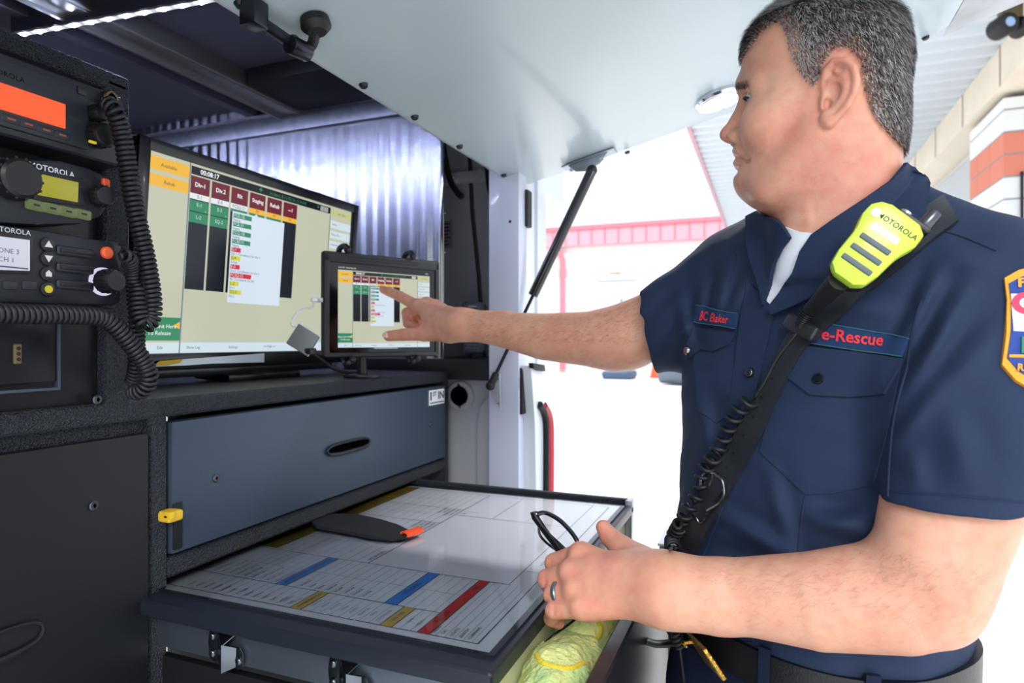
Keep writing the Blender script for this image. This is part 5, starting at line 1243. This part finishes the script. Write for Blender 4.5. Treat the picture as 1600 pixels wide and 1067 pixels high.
def patch(name, poly, off, th, mat, parent, step=4., bv=None, smooth_n=3):
    # a sheet of cloth that follows the body under it, th thick
    P_ = np.array(poly, float); x0, y0 = P_.min(0); x1, y1 = P_.max(0); bm = bmesh.new()
    vs = [bm.verts.new((x, y, 0)) for x, y in poly]; f = bm.faces.new(vs)
    for ax, lo_, hi_ in ((0, x0, x1), (1, y0, y1)):
        k = math.floor(lo_/step)*step+step
        while k < hi_:
            co = Vector((k, 0, 0)) if ax == 0 else Vector((0, k, 0)); no = Vector((1, 0, 0)) if ax == 0 else Vector((0, 1, 0))
            bmesh.ops.bisect_plane(bm, geom=bm.verts[:]+bm.edges[:]+bm.faces[:], plane_co=co, plane_no=no); k += step
    bm.verts.index_update(); pos = []; nor = []
    for v in bm.verts:
        p, n = hit(v.co.x, v.co.y, 0, bv=bv); pos.append(p); nor.append(n)
    nb = [[e.other_vert(v).index for e in v.link_edges] for v in bm.verts]
    for _ in range(smooth_n):
        nor = [(nor[i]*1+sum((nor[j] for j in nb[i]), Vector())).normalized() for i in range(len(nor))]
        pos = [pos[i]*.5+sum((pos[j] for j in nb[i]), Vector())*(.5/max(1, len(nb[i]))) if len(nb[i]) > 3 else pos[i] for i in range(len(pos))]
    n_ = len(pos); faces = [[v.index for v in f.verts] for f in bm.faces]; bd = [(e.verts[0].index, e.verts[1].index, e.link_faces[0]) for e in bm.edges if len(e.link_faces) == 1]
    top = [pos[i]+nor[i]*(off+th) for i in range(n_)]; bot = [pos[i]+nor[i]*(off-.0015) for i in range(n_)]
    fs = []
    for f in faces: fs.append(tuple(f)); fs.append(tuple(n_+i for i in reversed(f)))
    for a, b, f in bd:
        ids = [v.index for v in f.verts]; k = ids.index(a); 
        if ids[(k+1) % len(ids)] == b: a, b = b, a
        fs.append((a, b, n_+b, n_+a))
    bm.free(); g = G(); g.add(top+bot, fs); o = g.build(name, mat, parent, 50)
    bm = bmesh.new(); bm.from_mesh(o.data); bmesh.ops.recalc_face_normals(bm, faces=bm.faces[:]); bm.to_mesh(o.data); bm.free(); return o
def seam(pts, r=.0009, parent=None, mat=None, off=.0004, name='seam', dense=8):
    Pp = [Vector((x, y, 0)) for x, y in pts]; L = smooth_path(Pp, dense) if len(Pp) > 2 else [Pp[0].lerp(Pp[1], k/12) for k in range(13)]
    g = G(); g.tube([hit(p.x, p.y, off)[0] for p in L], r, 6); return g.build(name, mat or SEAM, parent or shirt)
def band(name, cl, off, th, mat, parent, step=5.):
    L = []; R_ = []
    P_ = [Vector((x, y, w_)) for x, y, w_ in cl]; S_ = smooth_path(P_, 6)
    for i, p in enumerate(S_):
        t = (S_[min(i+1, len(S_)-1)]-S_[max(i-1, 0)]); t = Vector((t.x, t.y)).normalized(); n = Vector((-t.y, t.x))
        L.append((p.x+n.x*p.z/2, p.y+n.y*p.z/2)); R_.append((p.x-n.x*p.z/2, p.y-n.y*p.z/2))
    return L+R_[::-1], L, R_
# white undershirt in the open throat
UND = M('white_undershirt', 'e8ecf4', .8, bump=.2, bscale=700)
0 and patch('undershirt', [(1230, 366), (1268, 372), (1262, 400), (1252, 436), (1211, 482), (1204, 470), (1214, 430)], .001, .0015, UND, man, 5)
# placket
patch('placket', [(1168, 440), (1204, 470), (1212, 484), (1200, 540), (1186, 600), (1168, 690), (1128, 800), (1096, 880), (1084, 960), (1060, 960), (1070, 880), (1098, 790), (1132, 690), (1146, 600), (1156, 520)], .0012, .0015, NAVY2, shirt)
# far pocket, its flap, tape
tapeM = M('tape_navy', '22365a', .8, spec=.2); REDT = M('red_embroidery', 'd8323a', .6); TEAL = M('teal_thread', '2f5f68', .7)
patch('chest_pocket', [(1084, 545), (1146, 535), (1150, 640), (1120, 662), (1090, 640)], .0006, .001, NAVY, shirt)
fr1 = patch('pocket_flap', [(1084, 511), (1150, 521), (1140, 540), (1117, 550), (1100, 547), (1076, 561), (1074, 545)], .002, .0022, NAVY2, shirt)
t1_ = patch('name_tape', [(1091, 477), (1155, 491), (1151, 514), (1087, 503)], .002, .0012, tapeM, shirt)
seam([(1091, 477), (1155, 491)], .0006, t1_, TEAL, .0036); seam([(1087, 503), (1151, 514)], .0006, t1_, TEAL, .0036)
def wrap_text(txt, p0, p1, size, parent, mat, off, bold=0., slant=0.):
    # lettering laid along the cloth between two points
    vs, fs = text_geo(txt, 1., 'LEFT', bold=bold, shear=slant); xm = max(v.x for v in vs)
    d = Vector((p1[0]-p0[0], p1[1]-p0[1])); n = Vector((d.y, -d.x)).normalized(); out = []; out2 = []
    for v in vs:
        x = p0[0]+d.x*v.x/xm+n.x*v.y*size; y = p0[1]+d.y*v.x/xm+n.y*v.y*size
        out.append(hit(x, y, off)[0]); out2.append(hit(x, y, off-.0008)[0])
    g = G(); g.add(out, fs); m_ = len(out); bm = None
    return g.build('lettering', mat, parent, 180)
wrap_text('BC Baker', (1096, 493), (1142, 501), 20, t1_, REDT, .0042, .02)
# near pocket, flap, tape
patch('chest_pocket', [(1236, 560), (1408, 575), (1392, 660), (1366, 756), (1300, 770), (1259, 772), (1188, 706), (1204, 640)], .0006, .001, NAVY, shirt)
fl2 = patch('pocket_flap', [(1258, 541), (1340, 550), (1414, 562), (1403, 588), (1386, 617), (1330, 620), (1269, 617), (1232, 590)], .002, .0024, NAVY2, shirt)
seam([(1282, 624), (1276, 690), (1262, 770)]); seam([(1196, 700), (1262, 763)], name='seam'); seam([(1262, 763), (1320, 760), (1366, 748)])
seam([(1258, 775), (1250, 830), (1246, 870)])
t2_ = patch('department_tape', [(1268, 502), (1340, 512), (1421, 529), (1412, 558), (1340, 546), (1262, 536)], .002, .0012, tapeM, shirt)
seam([(1268, 502), (1421, 529)], .0006, t2_, TEAL, .0036); seam([(1262, 536), (1412, 558)], .0006, t2_, TEAL, .0036)
wrap_text('Fire-Rescue', (1258, 520), (1383, 534), 25, t2_, REDT, .0042, .02)
# snaps
SNAP = M('snap_metal', '8b8f98', .15, 1.)
for (x, y) in ((1175, 583), (1281, 593), (1078, 548)):
    p, n = hit(x, y, .005); g = G(); g.lathe([(-.003, .0062), (0, .0062), (.0018, .005), (.0018, .003), (.0008, .0028), (.0008, .0001)], p, n, 20); g.build('snap_button', SNAP, shirt)
# yoke and sleeve seams
seam([(1462, 358), (1500, 368), (1557, 392)], .0012); seam([(1135, 382), (1150, 400), (1140, 440)], .0009)
seam([(1418, 575), (1400, 640), (1392, 700), (1388, 776)], .0014); seam([(1388, 768), (1450, 772), (1520, 777), (1598, 785)], .0008, None, None)
seam([(1440, 470), (1425, 520), (1418, 575)], .0012)
# collar: near leaf and far leaf, neck band
def sheet(name, rows, th, mat, parent, nu=14, nv=7):
    # rows: polylines of (px, py, depth), lofted smoothly, then thickened
    R_ = [smooth_path([at(*p) for p in r], nu) for r in rows]; m_ = min(len(r) for r in R_)
    R_ = [[r[int(round(i*(len(r)-1)/(m_-1)))] for i in range(m_)] for r in R_]
    cols = [smooth_path([r[i] for r in R_], nv) if len(R_) > 2 else [R_[0][i].lerp(R_[1][i], k/nv) for k in range(nv+1)] for i in range(m_)]
    nv_ = len(cols[0]); vs = [c[j] for c in cols for j in range(nv_)]; fs = [(i*nv_+j, i*nv_+j+1, (i+1)*nv_+j+1, (i+1)*nv_+j) for i in range(m_-1) for j in range(nv_-1)]
    g = G(); g.add(vs, fs); o = g.build(name, mat, parent, 60); md = o.modifiers.new('s', 'SOLIDIFY'); md.thickness = th; md.offset = 0; return o
COLM = M('navy_collar', '1f2c46', .75, bump=.2, bscale=900, spec=.25)
allV = np.concatenate([c2w(Vs), c2w(Vh)]); allF = [tuple(q_) for q_ in Qs_]+[tuple(q_) for q_ in (Qh+len(Vs))]
BA = BVHTree.FromPolygons([tuple(v) for v in allV], allF)
patch('undershirt', [(1222, 352), (1250, 362), (1284, 366), (1276, 400), (1258, 436), (1214, 484), (1200, 470), (1210, 420)], .002, .0015, UND, man, 4, bv=BA, smooth_n=10)
far_ = [(1243, 372), (1232, 352), (1216, 338), (1190, 337), (1172, 346), (1174, 384), (1180, 412), (1190, 440), (1200, 478), (1212, 446), (1220, 412), (1230, 390)]
patch('collar_leaf', far_, .007, .003, COLM, shirt, 4, bv=BA, smooth_n=8)
near_ = [(1405, 256), (1430, 262), (1450, 300), (1446, 345), (1400, 380), (1345, 418), (1305, 448), (1268, 470), (1214, 494), (1206, 484), (1226, 460), (1246, 428), (1256, 395), (1272, 368), (1300, 346), (1345, 312), (1382, 284)]
patch('collar_leaf', near_, .007, .0032, COLM, shirt, 4, bv=BA, smooth_n=14)
# shoulder patch
PO1 = M('patch_orange', 'e59a2c', .7, bump=.3, bscale=900); PB1 = M('patch_blue', '1f3f8a', .7, bump=.3, bscale=900); PW1 = M('patch_white', 'e9e6ea', .7); PR1 = M('patch_red', 'd23a5a', .7); PG1 = M('patch_green', '2f7a5a', .7)
out_ = [(1568, 436), (1590, 424), (1615, 418), (1645, 424), (1662, 436), (1660, 470), (1650, 520), (1658, 566), (1640, 596), (1608, 610), (1584, 596), (1563, 572), (1569, 520), (1572, 470)]
def inset(poly, k):
    c = np.mean(poly, 0); return [tuple(c+(np.array(p)-c)*k) for p in poly]
pt = patch('shoulder_patch', out_, .0012, .0022, PO1, shirt, 5)
patch('patch_field', inset(out_, .86), .0036, .0006, PB1, pt, 5)
patch('patch_band', [(1577, 462), (1655, 462), (1652, 524), (1578, 520)], .0044, .0006, PW1, pt, 5)
patch('patch_seal', [(1597+20*math.cos(a), 477+17*math.sin(a)) for a in [2*math.pi*i/18 for i in range(18)]], .0052, .0006, PR1, pt, 5)
patch('patch_seal_center', [(1597+9*math.cos(a), 477+8*math.sin(a)) for a in [2*math.pi*i/14 for i in range(14)]], .006, .0006, PW1, pt, 5)
patch('patch_emblem', [(1590, 530), (1640, 530), (1640, 556), (1590, 556)], .0052, .0006, PG1, pt, 5)
patch('patch_bar', [(1572, 558), (1655, 560), (1655, 564), (1572, 562)], .0048, .0006, PO1, pt, 5)
wrap_text('FIRE', (1586, 446), (1640, 444), 19, pt, PO1, .0055, .03); wrap_text('RESCUE', (1584, 578), (1640, 582), 15, pt, PO1, .0055, .03)
# ---------------- trousers, belt
def f_pants(P):
    d = smax(f_trunk(P, .004), P[:, 2]+.340, .006); d = smax(d, -(P[:, 2]+.50), .02)
    hc = np.array([.382, .812]); 
    for s in (1, -1):
        hp1 = np.array([hc[0]+BL[0]*.095*s, hc[1]+BL[1]*.095*s, -.48]); kn = hp1+np.array([-.02, -.01, -.46]); an = kn+np.array([.01, .02, -.42])
        d = smin(d, chain(P, [hp1, kn, an], [.098, .075, .062]), .05)
    return smax(d, -(P[:, 2]+1.36), .004)+wave(P, 40, .003, 9)
Vp, Qp = mesh_sdf(f_pants, (.10, .50, -1.40), (.68, 1.12, -.31), .010)
tr_ = np_mesh('trousers', c2w(Vp), Qp, NAVYP, man)
BELT = M('black_leather', '0f1116', .38, bump=.15, bscale=500)
def ring_at(z, g_, n=72, a0=0, a1=2*math.pi):
    z_ = min(max(z, ROWS[0, 0]), ROWS[-1, 0]); cx, cf, w_, dp = [float(np.interp(z_, ROWS[:, 0], ROWS[:, k])) for k in (1, 2, 3, 4)]; o = []
    for i in range(n):
        a = a0+(a1-a0)*i/(n-1 if a1-a0 < 6.2 else n); ca, sa = math.cos(a), math.sin(a); rr = 1/((abs(ca)/(w_+g_))**2.4+(abs(sa)/(dp+g_))**2.4)**(1/2.4)
        o.append(cam(cx+BL[0]*ca*rr+BF[0]*sa*rr, cf+BL[1]*ca*rr+BF[1]*sa*rr, z))
    return o
def hoop(z0, z1, g0, g1, a0=0, a1=2*math.pi, n=72):
    full = a1-a0 > 6.2; A_, B_, C_, D_ = ring_at(z0, g0, n, a0, a1), ring_at(z0, g1, n, a0, a1), ring_at(z1, g1, n, a0, a1), ring_at(z1, g0, n, a0, a1)
    vs = A_+B_+C_+D_; fs = []
    for i in range(n if full else n-1):
        j = (i+1) % n
        for k in range(4): l = (k+1) % 4; fs.append((k*n+i, k*n+j, l*n+j, l*n+i))
    if not full: fs += [(0, n, 2*n, 3*n), (n-1, 4*n-1, 3*n-1, 2*n-1)]
    return vs, fs
g = G(); g.add(*hoop(-.376, -.338, .004, .0115)); belt = g.build('belt', BELT, man, 50)
for a in (.55, 1.15, 2.2, 3.6, 5.2):
    g = G(); g.add(*hoop(-.385, -.330, .010, .0150, a, a+.075, 5)); g.build('belt_loop', NAVYP, tr_)
BKR = -38
GOLD = M('brass', 'b08a3e', .28, 1., bump=.6, bscale=260)
bc_ = ring_at(-.362, .020, 3, math.pi/2-.03, math.pi/2+.17)
X_ = (bc_[2]-bc_[0]).normalized(); T_ = frame(bc_[1]+Vector((0, 0, -.004)), X_, (0, 0, 1)); 
T_ = Matrix.Translation(T_.translation) @ Matrix.Rotation(math.radians(-38), 4, T_.translation.normalized()) @ Matrix.Translation(-T_.translation) @ T_ @ Matrix.Rotation(math.radians(BKR), 4, 'Y')
sgn = 1 if (T_.to_3x3() @ Vector((0, 0, 1))).dot(Vector((0, 0, 0))-bc_[1]) > 0 else -1
g = G(); g.box((-.030, -.021, -.002*sgn), (.030, .021, .0045*sgn), .0035, 3, T=T_); bk_ = g.build('buckle', GOLD, belt)
g = G(); g.tube([T_ @ Vector(p) for p in ((.012, .016, .004*sgn), (.012, .020, .012*sgn), (.026, .018, .013*sgn), (.030, .008, .012*sgn))], .0022, 8); g.build('buckle_prong', GOLD, bk_)
# shoes
for s in (1, -1):
    an = cam(.382+BL[0]*.095*s-.01, .812+BL[1]*.095*s+.01, -1.36); fw = Vector(c2w(np.array([BF]))[0]); g = G()
    T_ = frame(Vector((an.x, an.y, -1.43)), fw, Vector((0, 0, 1)).cross(fw))
    g.box((-.09, -.05, 0), (.20, .05, .075), .03, 4, T=T_); g.box((-.075, -.05, .04), (.06, .05, .15), .035, 4, T=T_); g.build('boot', BELT, man)
# ---------------- leather radio strap across the chest
STR = M('strap_leather', '24272c', .34, bump=.1, bscale=400)
pol, L_, R_ = band('s', [(1484, 332, 46), (1450, 356, 45), (1400, 400, 42), (1340, 450, 38), (1290, 496, 36), (1262, 520, 35), (1240, 550, 32), (1209, 610, 30), (1178, 672, 34), (1150, 722, 36), (1120, 775, 38), (1092, 826, 40), (1068, 870, 40)], 0, 0, None, None)
strapo = patch('radio_strap', pol, .0045, .0032, STR, None, 6, smooth_n=6); tag(strapo, 'black leather radio strap worn diagonally across the navy shirt', 'strap')
g = G()
for (x, y) in ((1213, 593), (1197, 622), (1184, 652), (1170, 680), (1155, 707), (1141, 733)):
    p, n = hit(x, y, .0078); g.cyl(p-n*.001, p+n*.0006, .0017, seg=10)
tag(g.build('punch_holes', BLACKM, strapo), kind='stuff')
# keeper loop
kp, kn_ = hit(1262, 515, .012); kx = (hit(1290, 528, .012)[0]-hit(1237, 500, .012)[0]).normalized(); T_ = frame(kp, kx, kx.cross(kn_)*-1)
g = G(); g.box((-.021, -.0085, -.008), (.021, .0085, .006), .005, 3, T=T_); g.build('strap_keeper', STR, strapo)
# buckle
SB = M('nickel', 'a9aaae', .2, 1.)
b0 = [hit(x, y, .0115)[0] for x, y in ((1104, 762), (1108, 744), (1122, 738), (1136, 748), (1141, 768), (1134, 790), (1118, 800))]
g = G(); g.tube(smooth_path(b0, 6), .0017, 8); g.tube([hit(x, y, .012)[0] for x, y in ((1127, 742), (1123, 758))], .0015, 8); g.build('strap_buckle', SB, strapo)
g = G(); g.tube(smooth_path([hit(x, y, .0095)[0] for x, y in ((1084, 788), (1092, 806), (1104, 817), (1112, 812))], 5), .0009, 6); g.build('keeper_wire', SB, strapo)
p_, _, _ = band('t', [(1134, 744, 26), (1116, 776, 28), (1098, 808, 26)], 0, 0, None, None)
patch('strap_tail', p_, .0085, .003, STR, strapo, 6)
# ---------------- yellow-green speaker microphone
mic = thing('speaker_microphone', 'bright yellow-green handheld radio microphone clipped high on the shirt strap', 'microphone')
LIME = M('lime_plastic', 'b9e03c', .32, coat=.2); GRILL = M('grille_grey', '4c5560', .5)
MCc = at(1358, 392, .612)
yv = at(1398, 338, .618)-at(1322, 440, .622); xv = at(1396, 416, .602)-at(1322, 366, .618)
TM_ = frame(MCc, xv, yv)
pr2 = [(-.0215, .041), (-.012, .044), (.018, .042), (.0275, .036), (.0285, .022), (.023, .006), (.0215, -.018), (.0185, -.032), (.010, -.0385), (-.010, -.0385), (-.0185, -.032), (-.0215, -.018), (-.0225, .006), (-.0275, .022), (-.0275, .034)]
g = G(TM_); g.prism([(x, y, -.006) for x, y in pr2], (0, 0, .018), bev=.0045); mb = g.build('microphone_body', LIME, mic)
g = G(TM_); g.prism([(x*1.03, y*.99, -.020) for x, y in pr2], (0, 0, .0165), bev=.003); g.build('back_shell', BLK, mic)
for k in range(3):
    y = .004-.0125*k; g = G(TM_); g.box((-.0155, y-.0028, .0105), (.0155, y+.0028, .0135), .0025, 3); sl = g.build('speaker_slot', GRILL, mb)
    g = G(TM_); 
g = G(TM_); g.add(*text_geo('MOTOROLA', .0072, bold=.0001), 0, Matrix.Translation((.004, .0285, .0123))); g.build('lettering', STI, mb)
g = G(TM_); g.cyl((-.0185, .0285, .0115), (-.0185, .0285, .0128), .0042, seg=20); g.build('round_badge', M('badge_silver', 'aab6bd', .3, .6), mb)
g = G(TM_); g.box((-.014, .0135, .0115), (.014, .0205, .0126), .001); g.build('worn_label', M('label_white', 'e9eee6', .5), mb)
g = G(TM_); g.box((-.005, .040, -.016), (.029, .0475, .006), .004, 3); hd = g.build('end_cap', BLK, mic)
g = G(TM_); g.cyl((.0215, .046, -.006), (.0215, .066, -.006), .0075, .0065, bev=.002); g.build('antenna_stub', M('stub_metal', '55575c', .25, .8), mic)
g = G(TM_); g.cyl((.002, .046, -.006), (.002, .052, -.006), .006, bev=.0015); g.build('volume_knob', CHROME, mic)
bt = TM_ @ Vector((-.002, -.038, -.002)); k0 = hit(1262, 515, .016)[0]; k1 = hit(1282, 492, .020)[0]
g = G(); g.tube([bt, bt.lerp(k1, .45), k1], [.0105, .0095, .0075], 14); g.build('cord_boot', RUB, mic)
g = G()
for i in range(9):
    p = k1.lerp(k0, i/9); q_ = k1.lerp(k0, (i+.45)/9); g.cyl(p, q_, .0072-.0002*i, seg=14)
g.tube([k1, k0], .005, 10); g.build('strain_relief', RUB, mic)
cpts = [hit(x, y, o)[0] for x, y, o in ((1258, 522, .014), (1226, 560, .012), (1204, 600, .012))]
cg = G(); cg.tube(smooth_path(cpts+[hit(1190, 622, .012)[0]], 6), .0022, 8)
DC_ = hit(1052, 862, .012, .80)[0].dot(Vector((CT, ST, 0)))
cpath = [hit(x, y, .012, .80)[0] for x, y in ((1190, 622), (1168, 640), (1152, 668), (1140, 694), (1126, 714), (1112, 740), (1100, 766), (1088, 792), (1078, 818), (1066, 842), (1052, 862))]+[at(1050, 885, DC_), at(1051, 925, DC_)]
cg.tube(coil_path(cpath[:9], .0080, .0150, 18, .02), .0026, 8); cg.tube(coil_path(cpath[8:], .0085, .0095, 18, .01), .0026, 8)
cp2 = [at(1050, 960, .78), at(1054, 985, .78), at(1062, 1010, .79), at(1070, 1070, .80)]
cg.tube(coil_path(cp2[:3], .007, .007, 14, .1), .002, 8); cg.tube(smooth_path(cp2[2:], 4), .002, 8)
co_ = cg.build('microphone_cord', RUB, mic, 180)
# ---------------- ring, glasses, gloves
rp0, rp1 = [Vector(c2w(np.array([p]))[0]) for p in (LRNG[0], LRNG[1])]; rc_ = rp0.lerp(rp1, .70); rd = (rp1-rp0).normalized()
g = G(); g.lathe([(-.0032, .0126), (-.0034, .0140), (-.002, .0150), (.002, .0150), (.0034, .0140), (.0032, .0126)], rc_, rd, 36); rg = g.build('finger_ring', M('ring_grey', '7f8890', .3, .8)); tag(rg, 'grey metal ring on the ring finger of the hand holding glasses', 'ring')
gla = thing('eyeglasses', 'black-framed folded eyeglasses pinched between thumb and fingers above the map', 'glasses')
GB = M('glasses_black', '111218', .18, coat=.4)
def gl_pts(l): return [at(x, y, d) for x, y, d in l]
rim = gl_pts([(838, 804, .875), (852, 801, .875), (872, 811, .865), (888, 826, .855), (900, 842, .845), (903, 856, .84), (892, 862, .845), (876, 856, .855), (858, 838, .865), (844, 818, .872)])
g = G(); g.tube(smooth_path(rim+[rim[0]], 4)[:-1], .0031, 8, closed=True); g.build('lens_rim', GB, gla)
rim2 = gl_pts([(842, 818, .885), (843, 834, .885), (852, 846, .88), (866, 857, .87), (885, 870, .86), (893, 868, .858), (875, 850, .87), (858, 834, .88)])
g = G(); g.tube(smooth_path(rim2+[rim2[0]], 4)[:-1], .0019, 8, closed=True); g.build('lens_rim', GB, gla)
g = G(); g.tube(gl_pts([(834, 800, .868), (836, 808, .868), (850, 828, .862), (866, 850, .852), (880, 872, .84)]), [.0056, .0056, .005, .0045, .004], 8, flat=.6); g.build('temple_arm', GB, gla)
g = G(); g.tube(smooth_path(gl_pts([(905, 962, .80), (888, 976, .80), (868, 990, .80), (847, 1007, .80)]), 4), .0026, 8, flat=.5); g.build('temple_tip', GB, gla)
g = G(); g.sphere(at(838, 803, .862), .0016, seg=8); g.build('hinge_screw', CHROME, gla)
ln = G(); ctr_ = sum((Vector(p) for p in rim), Vector())/len(rim); lp = [ctr_]+[Vector(p) for p in smooth_path(rim+[rim[0]], 3)[:-1]]; n_ = len(lp)-1
ln.add(lp, [(0, 1+i, 1+(i+1) % n_) for i in range(n_)])
ln.build('lens', gl, gla)
# gloves stuffed in the outer compartment
GLV = M('glove_yellow_green', 'e6ea8a', .85, bump=1.2, bscale=140, var=.16, vscale=18); 
_r = [n for n in GLV.node_tree.nodes if n.type == 'VALTORGB'][0].color_ramp; _r.elements[0].color = (*srgb('a9d08c'), 1); _r.elements[1].color = (*srgb('f1e98c'), 1)
GLE = M('glove_edge', 'e2c83a', .8, bump=.6, bscale=300); 
def glove(name, lab, c, pts, seed, cuff):
    pw = [np.array(c2w_inv(p)) for p in pts[0]]
    def f(P):
        d = None
        for ch_, rr in zip([pw]+[[np.array(c2w_inv(p)) for p in x] for x in pts[1:]], cuff):
            e = chain(P, ch_, rr, .02); d = e if d is None else smin(d, e, .012)
        return d+wave(P, 90, .005, seed)+wave(P, 210, .0022, seed+1)
    allp = np.array([c2w_inv(p) for x in pts for p in x]); Vg, Qg = mesh_sdf(f, allp.min(0)-.05, allp.max(0)+.05, .0035)
    o = np_mesh(name, c2w(Vg), Qg, GLV); return tag(o, lab, 'glove', 'work gloves in the outer drawer')
def c2w_inv(p): return np.array(p)@RC
def W(x, y, z): return np.array((x, y, z))
g1 = glove('work_glove', 'yellow-green work glove lying nearer the viewer in the outer drawer', None, [[W(.62, .225, -.43), W(.70, .224, -.405), W(.775, .224, -.40)], [W(.66, .20, -.46), W(.60, .225, -.50)], [W(.70, .245, -.41), W(.76, .25, -.395)], [W(.69, .20, -.42), W(.76, .197, -.405)]], 11, [(.044, .044, .036), (.034, .03), (.026, .024), (.026, .024)])
g2 = glove('work_glove', 'paler green work glove folded behind the nearer one, under the hand', None, [[W(.80, .225, -.405), W(.85, .222, -.378), W(.93, .228, -.385)], [W(.84, .25, -.385), W(.88, .25, -.38)], [W(.83, .198, -.39), W(.90, .198, -.385)]], 21, [(.036, .040, .036), (.024, .022), (.024, .022)])
gb = BVHTree.FromObject(g1, bpy.context.evaluated_depsgraph_get()) if False else None
def edge_on(o, pts, r=.003):
    me = o.data; bv = BVHTree.FromPolygons([v.co.copy() for v in me.vertices], [tuple(p.vertices) for p in me.polygons])
    L = smooth_path([Vector((x, y, 0)) for x, y in pts], 6); P_ = []
    for p in L:
        d = Vector(ray(p.x, p.y)).normalized(); loc, n, i, t = bv.ray_cast(Vector((0, 0, 0)), d)
        if loc is not None: P_.append(loc)
    if len(P_) > 3: g = G(); g.tube(P_, r, 8); g.build('cuff_edge', GLE, o)
edge_on(g1, [(838, 1022), (846, 1034), (868, 1042), (892, 1044), (912, 1036)]); edge_on(g2, [(872, 1000), (900, 1012), (925, 1005), (940, 985), (935, 972)])
print('CLOTHES', _t.time()-t0)
# ================================================================== light, camera, final lift
w = bpy.data.worlds.new('sky'); bpy.context.scene.world = w; w.use_nodes = True
nt = w.node_tree; bg = nt.nodes['Background']
bg.inputs[0].default_value = (*srgb('e8f1ff'), 1); bg.inputs[1].default_value = WORLD
sun = bpy.data.lights.new('sun', 'SUN'); sun.energy = SUN; sun.angle = math.radians(3); sun.color = (1, .96, .9)
so = bpy.data.objects.new('sun', sun); COL.objects.link(so); so.rotation_euler = Vector((-.3, -.45, -1)).to_track_quat('-Z', 'Y').to_euler()
f_ = bpy.data.lights.new('added_fill_sun', 'SUN'); f_.energy = FILL; f_.angle = math.radians(25); f_.color = (1, .98, .96)  # second sun, added as soft fill from behind the viewer
fo = bpy.data.objects.new('added_fill_sun', f_); COL.objects.link(fo); fo.rotation_euler = Vector((.86, .38, -.56)).to_track_quat('-Z', 'Y').to_euler()
cd = bpy.data.cameras.new('camera'); cd.lens = FPX*36/1600; cd.sensor_width = 36; cd.clip_start = .02; cd.clip_end = 300
co = bpy.data.objects.new('camera', cd); COL.objects.link(co)
co.rotation_euler = Vector((CT, ST, 0)).to_track_quat('-Z', 'Y').to_euler()
cd.dof.use_dof = True; cd.dof.focus_distance = .80; cd.dof.aperture_fstop = 6.3
bpy.context.scene.camera = co
vs_ = bpy.context.scene.view_settings; vs_.view_transform = 'Standard'; vs_.look = 'None'; vs_.gamma = 1; vs_.exposure = EXPO; vs_.use_curve_mapping = False
# origins at each thing's base
bpy.context.view_layer.update()
def walk(o):
    yield o
    for c in o.children: yield from walk(c)
for o in [o for o in COL.objects if o.parent is None]:
    if o.type in ('LIGHT', 'CAMERA'): o.location.z += EYE; continue
    lo = Vector((1e9,)*3); hi = -lo; done = set()
    for c in walk(o):
        if c.type == 'MESH' and len(c.data.vertices):
            n = len(c.data.vertices); a = np.empty(n*3, 'f'); c.data.vertices.foreach_get('co', a); a = a.reshape(-1, 3)
            off = c.location if c is not o else Vector((0, 0, 0))
            for i in range(3): lo[i] = min(lo[i], a[:, i].min()+off[i]); hi[i] = max(hi[i], a[:, i].max()+off[i])
    base = Vector(((lo.x+hi.x)/2, (lo.y+hi.y)/2, lo.z))
    if o.type == 'MESH': o.data.transform(Matrix.Translation(-base))
    for c in o.children: c.location -= base
    o.location += base + Vector((0, 0, EYE))
